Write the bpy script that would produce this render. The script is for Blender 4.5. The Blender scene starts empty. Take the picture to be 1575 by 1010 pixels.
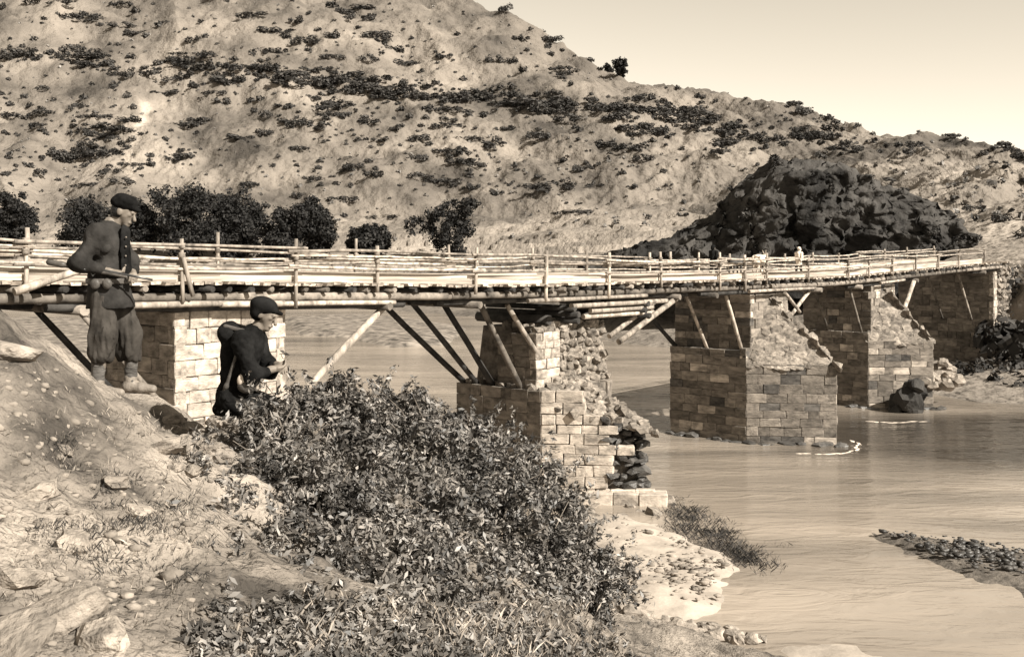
import bpy, bmesh, math, random
import numpy as np
from mathutils import Vector, Matrix, Euler
random.seed(7); RNG = np.random.default_rng(11)
scene = bpy.context.scene
COL = scene.collection
R = math.radians
# ------------------------------------------------------------------ camera, sky, sun, exposure
FPX, HOR = 1690.0, 380.0            # focal length and horizon row in photo pixels (1575 x 1010)
cam_d = bpy.data.cameras.new("camera"); cam = bpy.data.objects.new("camera", cam_d); COL.objects.link(cam)
cam.location = (0, 0, 0); cam.rotation_euler = (R(90), 0, 0)
cam_d.sensor_width = 36; cam_d.lens = 36*FPX/1575; cam_d.shift_y = -(505-HOR)/1575
cam_d.clip_start = 0.1; cam_d.clip_end = 6000
scene.camera = cam
SUN_H = Vector((0.785, -0.62)).normalized(); SUN_EL = R(38)
w = bpy.data.worlds.new("World"); scene.world = w; w.use_nodes = True
wn = w.node_tree; wn.nodes.clear()
sky = wn.nodes.new('ShaderNodeTexSky'); sky.sky_type = 'NISHITA'; sky.sun_disc = False
sky.sun_elevation = SUN_EL; sky.sun_rotation = math.atan2(SUN_H.x, SUN_H.y)
sky.dust_density = 0.2; sky.air_density = 1.0
bw = wn.nodes.new('ShaderNodeRGBToBW')
tint = wn.nodes.new('ShaderNodeMix'); tint.data_type = 'RGBA'; tint.blend_type = 'MULTIPLY'; tint.inputs[0].default_value = 1
tint.inputs[7].default_value = (1.0, 0.89, 0.72, 1)
bg = wn.nodes.new('ShaderNodeBackground'); bg.inputs[1].default_value = 0.10
wo = wn.nodes.new('ShaderNodeOutputWorld')
wn.links.new(sky.outputs[0], bw.inputs[0]); wn.links.new(bw.outputs[0], tint.inputs[6])
wn.links.new(tint.outputs[2], bg.inputs[0]); wn.links.new(bg.outputs[0], wo.inputs[0])
sd = bpy.data.lights.new("sun", 'SUN'); sd.energy = 5.0; sd.angle = R(0.5); sd.color = (1, 0.95, 0.86)
so = bpy.data.objects.new("sun", sd); COL.objects.link(so); so.location = (20, -20, 40)
to_sun = Vector((SUN_H.x*math.cos(SUN_EL), SUN_H.y*math.cos(SUN_EL), math.sin(SUN_EL)))
so.rotation_euler = to_sun.to_track_quat('Z', 'Y').to_euler()
vs = scene.view_settings; vs.view_transform = 'Standard'; vs.look = 'None'; vs.gamma = 1; vs.exposure = 1.18; vs.use_curve_mapping = False
scene.cycles.max_bounces = 4; scene.cycles.diffuse_bounces = 2; scene.cycles.use_denoising = True

# ------------------------------------------------------------------ helpers
def at(px, py, Y): return Vector(((px-787.5)/FPX*Y, Y, -(py-HOR)/FPX*Y))
def proj(p): return (787.5+FPX*p[0]/p[1], HOR-FPX*p[2]/p[1])
WORLD = {}
def put(o, parent=None, loc=(0, 0, 0)):
    COL.objects.link(o); loc = Vector(loc); WORLD[o.name] = loc
    if parent is not None:
        o.parent = parent; o.location = loc-WORLD[parent.name]
    else: o.location = loc
    return o
def obj(name, mesh, parent=None, loc=(0, 0, 0), mat=None, rot=None, scale=None):
    o = bpy.data.objects.new(name, mesh)
    if mat is not None and not mesh.materials: mesh.materials.append(mat)
    put(o, parent, loc)
    if rot is not None: o.rotation_euler = rot
    if scale is not None: o.scale = scale
    return o
def empty(name, loc, label, cat, group=None):
    o = bpy.data.objects.new(name, None); o.empty_display_size = .2; put(o, None, loc); return tag(o, label, cat, group)
def tag(o, label=None, cat=None, group=None, kind=None):
    if label: o['label'] = label
    if cat: o['category'] = cat
    if group: o['group'] = group
    if kind: o['kind'] = kind
    return o
def mesh_np(name, V, F, smooth=True, mat=None, col=None):
    V = np.asarray(V, np.float32); F = np.asarray(F, np.int32)
    me = bpy.data.meshes.new(name); k = F.shape[1]
    me.vertices.add(len(V)); me.vertices.foreach_set('co', V.ravel())
    me.loops.add(F.size); me.loops.foreach_set('vertex_index', F.ravel())
    me.polygons.add(len(F)); me.polygons.foreach_set('loop_start', np.arange(0, F.size, k, dtype=np.int32))
    me.update(calc_edges=True); me.validate()
    if smooth: me.polygons.foreach_set('use_smooth', np.ones(len(me.polygons), bool))
    if col is not None:
        a = me.color_attributes.new('tone', 'FLOAT_COLOR', 'POINT')
        c = np.ones((len(V), 4), np.float32); c[:, 0] = c[:, 1] = c[:, 2] = col; a.data.foreach_set('color', c.ravel())
    if mat: me.materials.append(mat)
    return me
def _h(ix, iy, iz, seed):
    n = (ix.astype(np.int64)*374761393+iy.astype(np.int64)*668265263+iz.astype(np.int64)*2147483647+seed*974634777) & 0x7fffffff
    n = ((n ^ (n >> 13))*1274126177) & 0x7fffffff
    return ((n ^ (n >> 16)) & 0xffff)/65535.0
def vnoise(P, scale=1.0, seed=0):
    P = np.asarray(P, float)*scale
    if P.shape[-1] == 2: P = np.concatenate([P, np.zeros(P.shape[:-1]+(1,))], -1)
    i = np.floor(P).astype(np.int64); f = P-i; f = f*f*(3-2*f); r = 0
    for dx in (0, 1):
        for dy in (0, 1):
            for dz in (0, 1):
                wt = (f[..., 0] if dx else 1-f[..., 0])*(f[..., 1] if dy else 1-f[..., 1])*(f[..., 2] if dz else 1-f[..., 2])
                r = r+wt*_h(i[..., 0]+dx, i[..., 1]+dy, i[..., 2]+dz, seed)
    return r*2-1
def fbm(P, scale, octv=4, seed=0, gain=.5, lac=2.1):
    r = 0; a = 1
    for k in range(octv): r = r+a*vnoise(P, scale*lac**k, seed+k*17); a *= gain
    return r
def grid_faces(nu, nv):
    i = np.arange(nu-1)[:, None]*nv+np.arange(nv-1)[None, :]
    return np.stack([i, i+nv, i+nv+1, i+1], -1).reshape(-1, 4)

# ------------------------------------------------------------------ materials (sepia toned greys)
def T(g, warm=1.0): return (g, g*(1-.135*warm), g*(1-.27*warm), 1)
def mat(name, lo, hi, scale=3.0, detail=6, rough=.9, bump=.3, bscale=None, rnd=0.0, warm=1.0, spec=.25, attr=False, ramp=(.35, .65), dist=.05, stretch=None, aniso=0, trans=0):
    m = bpy.data.materials.new(name); m.use_nodes = True; nt = m.node_tree; N = nt.nodes; L = nt.links
    b = N['Principled BSDF']; b.inputs['Roughness'].default_value = rough; b.inputs['Specular IOR Level'].default_value = spec
    tc = N.new('ShaderNodeTexCoord'); src = tc.outputs['Object']
    if rnd or stretch:
        mp = N.new('ShaderNodeMapping'); L.new(src, mp.inputs[0])
        if stretch: mp.inputs['Scale'].default_value = stretch
        if rnd:
            oi = N.new('ShaderNodeObjectInfo'); mu = N.new('ShaderNodeMath'); mu.operation = 'MULTIPLY'; mu.inputs[1].default_value = 57.0
            L.new(oi.outputs['Random'], mu.inputs[0]); L.new(mu.outputs[0], mp.inputs['Location'])
        src = mp.outputs[0]
    n1 = N.new('ShaderNodeTexNoise'); n1.inputs['Scale'].default_value = scale; n1.inputs['Detail'].default_value = detail; n1.inputs['Roughness'].default_value = .62
    L.new(src, n1.inputs['Vector'])
    rp = N.new('ShaderNodeValToRGB'); rp.color_ramp.elements[0].position = ramp[0]; rp.color_ramp.elements[1].position = ramp[1]
    rp.color_ramp.elements[0].color = T(lo, warm); rp.color_ramp.elements[1].color = T(hi, warm)
    L.new(n1.outputs[0], rp.inputs[0]); out = rp.outputs[0]
    if rnd:
        rr = N.new('ShaderNodeMapRange'); rr.inputs['To Min'].default_value = 1-rnd; rr.inputs['To Max'].default_value = 1+rnd*.6
        L.new(oi.outputs['Random'], rr.inputs[0]); mx = N.new('ShaderNodeMix'); mx.data_type = 'RGBA'; mx.blend_type = 'MULTIPLY'; mx.inputs[0].default_value = 1
        L.new(out, mx.inputs[6]); L.new(rr.outputs[0], mx.inputs[7]); out = mx.outputs[2]
    if attr:
        at_ = N.new('ShaderNodeAttribute'); at_.attribute_name = 'tone'; mx = N.new('ShaderNodeMix'); mx.data_type = 'RGBA'; mx.blend_type = 'MULTIPLY'; mx.inputs[0].default_value = 1
        L.new(out, mx.inputs[6]); L.new(at_.outputs['Color'], mx.inputs[7]); out = mx.outputs[2]
    L.new(out, b.inputs['Base Color'])
    if bump:
        n2 = N.new('ShaderNodeTexNoise'); n2.inputs['Scale'].default_value = bscale or scale*4; n2.inputs['Detail'].default_value = 5
        L.new(src, n2.inputs['Vector']); bp = N.new('ShaderNodeBump'); bp.inputs['Strength'].default_value = bump; bp.inputs['Distance'].default_value = dist
        L.new(n2.outputs[0], bp.inputs['Height']); L.new(bp.outputs[0], b.inputs['Normal'])
    return m
M = dict(
    soil=mat('bank_soil', .05, .33, .9, 15, bump=1, bscale=16, dist=.08, ramp=(.36, .66)),
    hill=mat('hill_soil', .045, .25, .028, 15, bump=1, bscale=.8, dist=.8, ramp=(.33, .66), attr=True),
    rock=mat('boulder_rock', .12, .34, 2.2, 8, bump=.7, bscale=8, rnd=.25),
    crag=mat('outcrop_rock', .012, .075, .18, 10, bump=1, bscale=1.2, dist=.5, warm=.6, ramp=(.38, .72)),
    sand=mat('wet_sand', .24, .44, .8, 8, bump=.35, bscale=7, rough=.7),
    track=mat('track_soil', .16, .27, .09, 15, bump=1, bscale=.8, dist=1.0),
    gravel=mat('dark_gravel', .04, .15, 2.5, 8, bump=.8, bscale=12, rough=.8),
    ashlar=mat('ashlar_stone', .065, .26, 2.0, 9, bump=.7, bscale=10, rnd=.42, dist=.05, ramp=(.3, .7)),
    pale=mat('pale_ashlar', .16, .52, 1.7, 12, bump=.7, bscale=10, rnd=.22, dist=.04),
    dstone=mat('stained_ashlar', .03, .12, 2.0, 7, bump=.6, bscale=10, rnd=.4, dist=.03, warm=.7),
    rubble=mat('rubble_stone', .08, .28, 3.0, 7, bump=.7, bscale=11, rnd=.45, dist=.03),
    core=mat('mortar_core', .06, .19, 2.5, 8, bump=1, bscale=7, dist=.08),
    wetrock=mat('wet_rock', .03, .10, 2, 6, bump=.6, rough=.4, rnd=.3, warm=.5),
    wood=mat('bleached_pole', .12, .48, 3.5, 9, bump=.9, bscale=14, rnd=.4, stretch=(1, 1, .25), dist=.01),
    rope=mat('rope_lashing', .10, .28, 5, 5, bump=.8, bscale=40, rnd=.3, dist=.02),
    plank=mat('deck_plank', .20, .58, 2.2, 6, bump=.4, bscale=12, rnd=.35, dist=.01),
    beam=mat('weathered_log', .06, .24, 2.0, 6, bump=.5, bscale=12, rnd=.5, dist=.02),
    dlog=mat('dark_log', .015, .06, 2.5, 6, bump=.5, bscale=12, rnd=.3, dist=.02, warm=.6),
    leaf=mat('bush_leaf', .02, .11, 2.4, 4, bump=0, rough=.55, attr=True, warm=.7, spec=.5),
    scrub=mat('scrub_leaf', .016, .06, .5, 4, bump=0, rough=.8, attr=True, warm=.6),
    tree=mat('tree_leaf', .007, .024, .4, 4, bump=0, rough=.8, attr=True, warm=.5),
    grass=mat('dry_grass', .10, .34, 1.5, 4, bump=0, rough=.7, attr=True),
    bark=mat('bark', .07, .20, 6, 5, bump=.5, rnd=.2),
    twig=mat('pale_twig', .07, .20, 5, 5, bump=.3, rnd=.3),
    skin=mat('skin', .13, .2, 5, 4, bump=.05, rough=.6, warm=1.1),
    tunic=mat('tunic_cloth', .012, .038, 4, 8, bump=.4, bscale=60, warm=.5, dist=.01, spec=.04),
    breeches=mat('breeches_cloth', .022, .06, 5, 6, bump=.25, bscale=60, warm=.8, dist=.01, spec=.04),
    dark=mat('dark_wool', .005, .016, 6, 6, bump=.3, bscale=60, warm=.2, dist=.01, spec=.02),
    leather=mat('leather', .04, .09, 6, 5, bump=.2, rough=.5, warm=.7),
    shoe=mat('pale_leather', .12, .22, 6, 5, bump=.3, rough=.6),
    puttee=mat('puttee_wrap', .05, .12, 4, 4, bump=.5, bscale=20, stretch=(1, 1, 6), warm=.6),
    hair=mat('dark_hair', .008, .02, 20, 3, bump=.4, bscale=80, rough=.5, warm=.3),
    metal=mat('gun_metal', .02, .05, 8, 3, bump=.05, rough=.35, warm=.2, spec=.6),
    gunwood=mat('gun_stock_wood', .035, .08, 8, 4, bump=.1, rough=.45, warm=.8),
    tin=mat('tin', .45, .6, 6, 3, bump=.1, rough=.35),
    white=mat('white_cloth', .6, .74, 4, 4, bump=.2),
    hide=mat('pale_hide', .30, .48, 4, 5, bump=.2), hided=mat('dark_hide', .03, .07, 4, 5, bump=.2, warm=.5),
    foam=mat('foam', .5, .75, 3, 4, bump=.4),
)
def water_mat():
    m = bpy.data.materials.new('river_water'); m.use_nodes = True; nt = m.node_tree; N = nt.nodes; L = nt.links
    b = N['Principled BSDF']; b.inputs['Roughness'].default_value = .07; b.inputs['IOR'].default_value = 1.33
    tc = N.new('ShaderNodeTexCoord')
    n0 = N.new('ShaderNodeTexNoise'); n0.inputs['Scale'].default_value = .09; n0.inputs['Detail'].default_value = 7; n0.inputs['Distortion'].default_value = 1.0
    m0 = N.new('ShaderNodeMapping'); m0.inputs['Rotation'].default_value = (0, 0, R(-38)); m0.inputs['Scale'].default_value = (.35, 1.6, 1); L.new(tc.outputs['Object'], m0.inputs[0]); L.new(m0.outputs[0], n0.inputs['Vector'])
    rp = N.new('ShaderNodeValToRGB'); rp.color_ramp.elements[0].position = .35; rp.color_ramp.elements[1].position = .65
    rp.color_ramp.elements[0].color = T(.14, 1.1); rp.color_ramp.elements[1].color = T(.34, 1.15)
    L.new(n0.outputs[0], rp.inputs[0]); ta = N.new('ShaderNodeAttribute'); ta.attribute_name = 'tone'; mt = N.new('ShaderNodeMix'); mt.data_type = 'RGBA'; mt.blend_type = 'MULTIPLY'; mt.inputs[0].default_value = 1
    L.new(rp.outputs[0], mt.inputs[6]); L.new(ta.outputs['Color'], mt.inputs[7]); L.new(mt.outputs[2], b.inputs['Base Color'])
    mp = N.new('ShaderNodeMapping'); mp.inputs['Rotation'].default_value = (0, 0, R(-38)); mp.inputs['Scale'].default_value = (.5, 1.5, 1); L.new(tc.outputs['Object'], mp.inputs[0])
    n1 = N.new('ShaderNodeTexNoise'); n1.inputs['Scale'].default_value = .9; n1.inputs['Detail'].default_value = 4; n1.inputs['Distortion'].default_value = 1.8; L.new(mp.outputs[0], n1.inputs['Vector'])
    n2 = N.new('ShaderNodeTexNoise'); n2.inputs['Scale'].default_value = .25; n2.inputs['Detail'].default_value = 3; L.new(mp.outputs[0], n2.inputs['Vector'])
    ad = N.new('ShaderNodeMath'); ad.operation = 'MULTIPLY'; L.new(n1.outputs[0], ad.inputs[0]); L.new(n2.outputs[0], ad.inputs[1])
    bp = N.new('ShaderNodeBump'); bp.inputs['Strength'].default_value = .5; bp.inputs['Distance'].default_value = .26
    L.new(ad.outputs[0], bp.inputs['Height']); L.new(bp.outputs[0], b.inputs['Normal'])
    return m
M['water'] = water_mat()

# ------------------------------------------------------------------ scale of the river world
S = 1.42; WZ = -9.6
P0 = Vector((8.1*S, 38*S)); A = Vector((math.cos(R(50)), math.sin(R(50)))); Nn = Vector((A.y, -A.x)); RZ = R(50)
def bw_(u, wv, z): return Vector((P0.x+u*A.x-wv*Nn.x, P0.y+u*A.y-wv*Nn.y, z))
def u_px(px, wv=-.4):
    k = (px-787.5)/FPX; bx = P0.x-wv*Nn.x; by = P0.y-wv*Nn.y
    return (k*by-bx)/(A.x-k*A.y)
def z_px(u, wv, py):
    p = bw_(u, wv, 0); return -(py-HOR)/FPX*p.y
_dk = [(-400, 430), (0, 432), (280, 433), (455, 434), (580, 436), (733, 437), (840, 437), (937, 434), (1016, 432), (1108, 430), (1180, 428), (1243, 426), (1305, 424), (1337, 421), (1409, 414), (1475, 408), (1514, 404), (1545, 402), (1640, 398)]
_du = [u_px(p) for p, _ in _dk]; _dz = [z_px(u, -.4, q) for u, (_, q) in zip(_du, _dk)]
def zd(u): return float(np.interp(u, _du, _dz))

# ------------------------------------------------------------------ near bank (thin-plate surface through surveyed points)
pts = [at(*q) for q in [(0, 1010, 4.0), (300, 1010, 4.2), (600, 1010, 4.8), (780, 1010, 6.5), (900, 1005, 10), (1000, 985, 16), (1100, 985, 24), (1180, 1000, 26),
    (0, 850, 4.7), (250, 850, 5.0), (0, 700, 5.6), (200, 720, 6.4), (0, 600, 6.4), (0, 492, 7.2), (60, 564, 8.4), (130, 603, 9.5), (190, 608, 9.5), (240, 642, 9.6),
    (290, 705, 8.6), (375, 636, 8.7), (450, 700, 8.5), (600, 760, 8.5), (750, 850, 9), (850, 930, 10)]]
pts += [Vector(q) for q in [(-3.5, 13, -2.6), (-5, 18, -3.4), (-8, 25, -4.4), (-9, 29, -5.0), (-6, 31, -6.2), (-4, 28, -6.5), (-2, 33, -8.5), (0, 36, -9.9), (2, 20, -8.0), (4, 28, -9.75), (1, 14, -5.6),
    (6, 26, -9.85), (10, 22, -9.9), (8, 12, -7), (4, 8, -4), (3, 4, -2.6), (6, 2, -3.5), (12, 8, -8), (-14, 30, -6.5), (-14, 40, -9.4), (-8, 40, -10.2), (-20, 45, -10.2), (-18, 22, -2.6), (-18, 16, -1.4),
    (-25, 20, -1.6), (-30, 30, -4), (-30, 45, -9.8), (-10, 12, -.7), (-8, 7, .2), (-14, 5, 1.2), (-5, 2, -.5), (-2, 0, -1.65), (0, 0, -1.65), (3, 0, -2.2), (-20, -10, 2.5), (0, -15, -.8), (15, -10, -5),
    (25, 0, -9.2), (30, 20, -10.8), (15, 35, -10.8), (0, 45, -10.8), (-20, 60, -11), (-40, -20, 4), (-45, 15, -.5), (-45, 50, -10), (30, -40, -9), (-10, -45, 2), (35, 45, -11.5), (-45, -45, 5)]]
PX = np.array([[p.x, p.y] for p in pts]); PZ = np.array([p.z for p in pts])
def _tk(r2): return np.where(r2 > 0, .5*r2*np.log(np.maximum(r2, 1e-12)), 0)
n = len(PX); K = _tk(((PX[:, None]-PX[None])**2).sum(-1))+np.eye(n)*.35
Q = np.concatenate([np.ones((n, 1)), PX], 1); Lm = np.zeros((n+3, n+3)); Lm[:n, :n] = K; Lm[:n, n:] = Q; Lm[n:, :n] = Q.T
WT = np.linalg.solve(Lm, np.concatenate([PZ, np.zeros(3)]))
def bank_raw(XY):
    out = np.empty(len(XY))
    for s in range(0, len(XY), 20000):
        q = XY[s:s+20000]; out[s:s+20000] = _tk(((q[:, None]-PX[None])**2).sum(-1))@WT[:n]+WT[n]+q@WT[n+1:]
    return out
_a, _b = at(185, 607, 9.5), at(375, 636, 8.7); STAND = [(_a.x, _a.y, _a.z, .42), (_b.x, _b.y, _b.z, .35)]
def bank_z(XY):
    XY = np.atleast_2d(np.asarray(XY, float)); d = np.hypot(XY[:, 0], XY[:, 1])
    am = np.clip((d-1.5)/4, .15, 1)
    det = .12*am*fbm(XY, .55, 5, 3)+.09*am*np.abs(fbm(XY, 1.7, 5, 9))-.04
    det += .16*am*np.clip(fbm(XY, .3, 3, 21), 0, 1)
    det += am*(.035*np.abs(fbm(XY, 5.5, 3, 71))-.10*np.clip(vnoise(XY, 1.6, 81)-.45, 0, 1)+.05*np.clip(vnoise(XY, 2.9, 83)-.3, 0, 1))
    z = bank_raw(XY)+det
    for cx, cy, cz, rad in STAND:
        f = np.exp(-(np.hypot(XY[:, 0]-cx, XY[:, 1]-cy)/rad)**4); z = z*(1-f)+cz*f
    return z
def bz(x, y): return float(bank_z([[x, y]])[0])
gx = np.unique(np.concatenate([np.linspace(-50, -16, 50), np.linspace(-16, -6, 80), np.linspace(-6, 5, 300), np.linspace(5, 14, 70), np.linspace(14, 36, 40)]))
gy = np.unique(np.concatenate([np.linspace(-50, 0, 50), np.linspace(0, 3, 25), np.linspace(3, 13, 290), np.linspace(13, 34, 170), np.linspace(34, 60, 40)]))
GX, GY = np.meshgrid(gx, gy, indexing='ij'); XY = np.stack([GX.ravel(), GY.ravel()], -1)
V = np.concatenate([XY, bank_z(XY)[:, None]], 1)
tag(obj('ground', mesh_np('ground', V, grid_faces(len(gx), len(gy)), mat=M['soil'])), 'dry stony earth bank sloping down to the river', kind='structure')

# ------------------------------------------------------------------ far bank and hill: profile of (distance, height) knots per bearing
prof = {  # bearing px: shore Y, then (Y, py) for bank, shelf, foot, mid, crest
    -1400: (120, (150, 450), (230, 395), (290, 330), (400, 120), (600, -160)),
    -500: (150, (180, 448), (250, 400), (300, 345), (390, 140), (580, -140)),
    0: (165, (190, 447), (228, 404), (305, 346), (385, 150), (560, -100)),
    400: (178, (200, 446), (232, 402), (306, 341), (375, 160), (520, -75)),
    740: (150, (176, 455), (215, 402), (305, 334), (370, 180), (470, 0)),
    960: (110, (126, 492), (185, 402), (290, 326), (340, 215), (420, 92)),
    1100: (101, (114, 500), (180, 400), (280, 320), (325, 240), (390, 142)),
    1260: (88, (98, 500), (170, 392), (255, 300), (305, 246), (370, 187)),
    1400: (75, (93, 535), (112, 412), (200, 300), (270, 256), (350, 219)),
    1480: (69, (90, 542), (96, 414), (170, 305), (240, 258), (345, 226)),
    1575: (67, (82, 548), (89, 405), (150, 300), (220, 262), (335, 229)),
    1900: (64, (74, 560), (84, 400), (140, 290), (210, 250), (330, 222)),
    2900: (60, (70, 560), (80, 400), (140, 300), (220, 250), (330, 215))}
cp = sorted(prof); tcol = np.array([(c-787.5)/FPX for c in cp]); kn = []
for c in cp:
    s0, *q = prof[c]; k = [(s0-14, WZ-1.6), (s0, WZ)]+[(Y, -(py-HOR)/FPX*Y) for Y, py in q]
    Yc, zc = k[-1]; k += [(Yc+70, zc-12), (Yc+500, zc-60), (Yc+2500, zc*.3-30)]; kn.append(k)
kn = np.array(kn)                                   # (cols, knots, 2)
ts = np.concatenate([np.linspace(tcol[0], -.56, 40)[:-1], np.linspace(-.56, .56, 620), np.linspace(.56, tcol[-1], 40)[1:]])
def smooth_interp(t, xs, ys):                       # monotone-ish cubic across bearings
    i = np.clip(np.searchsorted(xs, t)-1, 0, len(xs)-2); f = (t-xs[i])/(xs[i+1]-xs[i]); m = np.gradient(ys, xs, axis=0); hh = (xs[i+1]-xs[i])[:, None]
    f = f[:, None]; return (2*f**3-3*f**2+1)*ys[i]+(f**3-2*f**2+f)*hh*m[i]+(-2*f**3+3*f**2)*ys[i+1]+(f**3-f**2)*hh*m[i+1]
KY = smooth_interp(ts, tcol, kn[:, :, 0]); KZ = smooth_interp(ts, tcol, kn[:, :, 1])
seg = [8, 18, 40, 60, 110, 120, 14, 10, 6]
sv = np.concatenate([np.linspace(k, k+1, s, endpoint=False) for k, s in enumerate(seg)]+[[len(seg)]])
kk = np.arange(kn.shape[1])
HY = np.array([np.interp(sv, kk, KY[i]) for i in range(len(ts))]); HZ = np.array([np.interp(sv, kk, KZ[i]) for i in range(len(ts))])
ker = np.ones(9)/9
HZs = np.array([np.convolve(np.pad(r, 4, 'edge'), ker, 'valid') for r in HZ]); HZ = np.where(sv[None] > 1.6, HZs, HZ)
HX = ts[:, None]*HY; P2 = np.stack([HX, HY], -1).reshape(-1, 2)
SVV = np.broadcast_to(sv[None], HX.shape).ravel()
amp = np.clip((SVV-1.05)/1.2, 0, 1)*np.clip((8.5-SVV), 0, 1); steep = np.clip(SVV-3.2, 0, 1)
gul = 1-np.abs(fbm(np.stack([P2[:, 0]+.35*P2[:, 1], P2[:, 1]*.35], -1), .022, 4, 5))     # gullies running down the slope
dz = amp*(.28*fbm(P2, .12, 4, 2)+steep*(6.5*(gul-.7)+2.4*fbm(P2, .05, 5, 31)+1.4*np.abs(fbm(P2, .10, 4, 8))-1.0*np.abs(fbm(P2, .3, 4, 61))))
terr = np.clip(SVV-2.3, 0, 1)*np.clip(4.2-SVV, 0, 1)*np.clip((.28-P2[:, 0]/P2[:, 1])*8, 0, 1)
zb = HZ.ravel(); zq = zb+1.2*fbm(P2, .012, 2, 44); zt = np.round(zq/1.5)*1.5-(zq-zb); zb = zb+(zt-zb)*.92*np.clip(terr*1.6, 0, 1)      # low terraces at the hill's foot
HZF = (zb+dz).reshape(HX.shape)
Vh = np.stack([HX, HY, HZF], -1).reshape(-1, 3)
hpx = 787.5+FPX*Vh[:, 0]/Vh[:, 1]; hpy = HOR-FPX*Vh[:, 2]/Vh[:, 1]; tf = (305-hpy)/150          # bare trodden track and pale stubble fields
ht = 1+.75*np.exp(-((hpx-188-34*tf-5*np.sin(tf*9))/8)**2)*np.clip(tf*8, 0, 1)*np.clip((1.05-tf)*8, 0, 1)+.35*np.clip((SVV-2)*2, 0, 1)*np.clip((4.1-SVV)*2, 0, 1)-.22*np.clip(SVV-5, 0, 1)
tag(obj('hillside', mesh_np('hillside', Vh, grid_faces(*HX.shape)[:, ::-1], mat=M['hill'], col=ht)), 'dry scrub covered hill rising beyond the river', kind='structure')
def hill_pt(px, py):                                # first surface point seen at a photo pixel
    i = int(np.argmin(np.abs(ts-(px-787.5)/FPX))); r = HOR-FPX*HZF[i]/HY[i]
    for j in range(20, len(sv)-28):
        if r[j] <= py: return Vector((HX[i, j], HY[i, j], HZF[i, j])), sv[j]
    return None, 0

def crest_y(px):
    i = int(np.argmin(np.abs(ts-(px-787.5)/FPX))); r = HOR-FPX*HZF[i]/HY[i]; return float(HY[i, int(np.argmin(r))])-3
# ------------------------------------------------------------------ river
rx = np.unique(np.concatenate([np.linspace(-900, -60, 8), np.linspace(-60, 90, 151), np.linspace(90, 900, 8)])); ry = np.unique(np.concatenate([np.linspace(-300, 10, 6), np.linspace(10, 110, 101), np.linspace(110, 420, 10)]))
RX, RY = np.meshgrid(rx, ry, indexing='ij'); rq2 = np.stack([RX.ravel(), RY.ravel()], -1)
pe = np.hypot(np.maximum(0, 24-rq2[:, 0])/8, (rq2[:, 1]-57)/9)+.35*fbm(rq2*np.array([.5, 1]), .12, 3, 6)
depth_tone = 1-.78*np.clip(1.45-pe, 0, 1)               # clear dark water of the deep pool, muddy shallows elsewhere
tag(obj('river', mesh_np('river', np.concatenate([rq2, np.full((len(rq2), 1), WZ)], 1), grid_faces(len(rx), len(ry)), True, M['water'], depth_tone)), 'wide shallow muddy river with a deep dark pool by the piers', kind='structure')
def wp(px, py): Y = -WZ*FPX/(py-HOR); return ((px-787.5)/FPX*Y, Y)
def shoal(name, poly, h, m, label, res=.22, seed=0):
    q = np.array([wp(*p) for p in poly]); lo = q.min(0)-.6; hi = q.max(0)+.6
    xs = np.arange(lo[0], hi[0], res); ys = np.arange(lo[1], hi[1], res*1.4); g = np.stack(np.meshgrid(xs, ys, indexing='ij'), -1); p = g.reshape(-1, 2)
    inside = np.zeros(len(p), bool); dist = np.full(len(p), 1e9)
    for i in range(len(q)):
        a, b = q[i], q[(i+1) % len(q)]
        c = ((a[1] > p[:, 1]) != (b[1] > p[:, 1])) & (p[:, 0] < (b[0]-a[0])*(p[:, 1]-a[1])/(b[1]-a[1]+1e-12)+a[0]); inside ^= c
        t = np.clip(((p-a)@(b-a))/((b-a)@(b-a)), 0, 1); dist = np.minimum(dist, np.linalg.norm(p-(a+t[:, None]*(b-a)), axis=1))
    sd_ = np.where(inside, dist, -dist)+.25*fbm(p, .9, 4, seed)
    z = WZ+h*np.tanh(sd_/1.0)+np.where(sd_ > 0, .06*fbm(p, 1.3, 4, seed+5), 0)-.02
    o = obj(name, mesh_np(name, np.concatenate([p, z[:, None]], 1), grid_faces(len(xs), len(ys)), mat=m)); return tag(o, label, kind='structure')
shoal('sandbank', [(880, 785), (960, 790), (1010, 806), (1060, 832), (1112, 852), (1142, 872), (1108, 890), (1122, 918), (1115, 948), (1040, 960), (960, 950), (900, 900)], .28, M['sand'], 'pale sand shoal below the leafy bush', seed=3)
shoal('gravel_bar', [(1330, 820), (1400, 822), (1470, 832), (1560, 846), (1680, 862), (1720, 930), (1580, 918), (1500, 893), (1430, 864), (1375, 838)], .22, M['gravel'], 'dark gravel bar in the open river', seed=8)
shoal('mud_bank', [(430, 492), (520, 486), (620, 490), (720, 505), (690, 530), (600, 535), (540, 520), (460, 515)], .5, M['soil'], 'mud flat beyond the bridge', res=1.2, seed=12)
shoal('mud_bank', [(-90, 498), (60, 490), (170, 496), (190, 530), (110, 560), (0, 566), (-90, 560)], .5, M['soil'], 'pale mud flat upstream behind the standing man', res=1.2, seed=15)
shoal('gravel_bar', [(1180, 985), (1290, 990), (1400, 1010), (1380, 1040), (1200, 1040)], .05, M['sand'], 'low wet sand spit beside the bank stones', seed=17)

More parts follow.
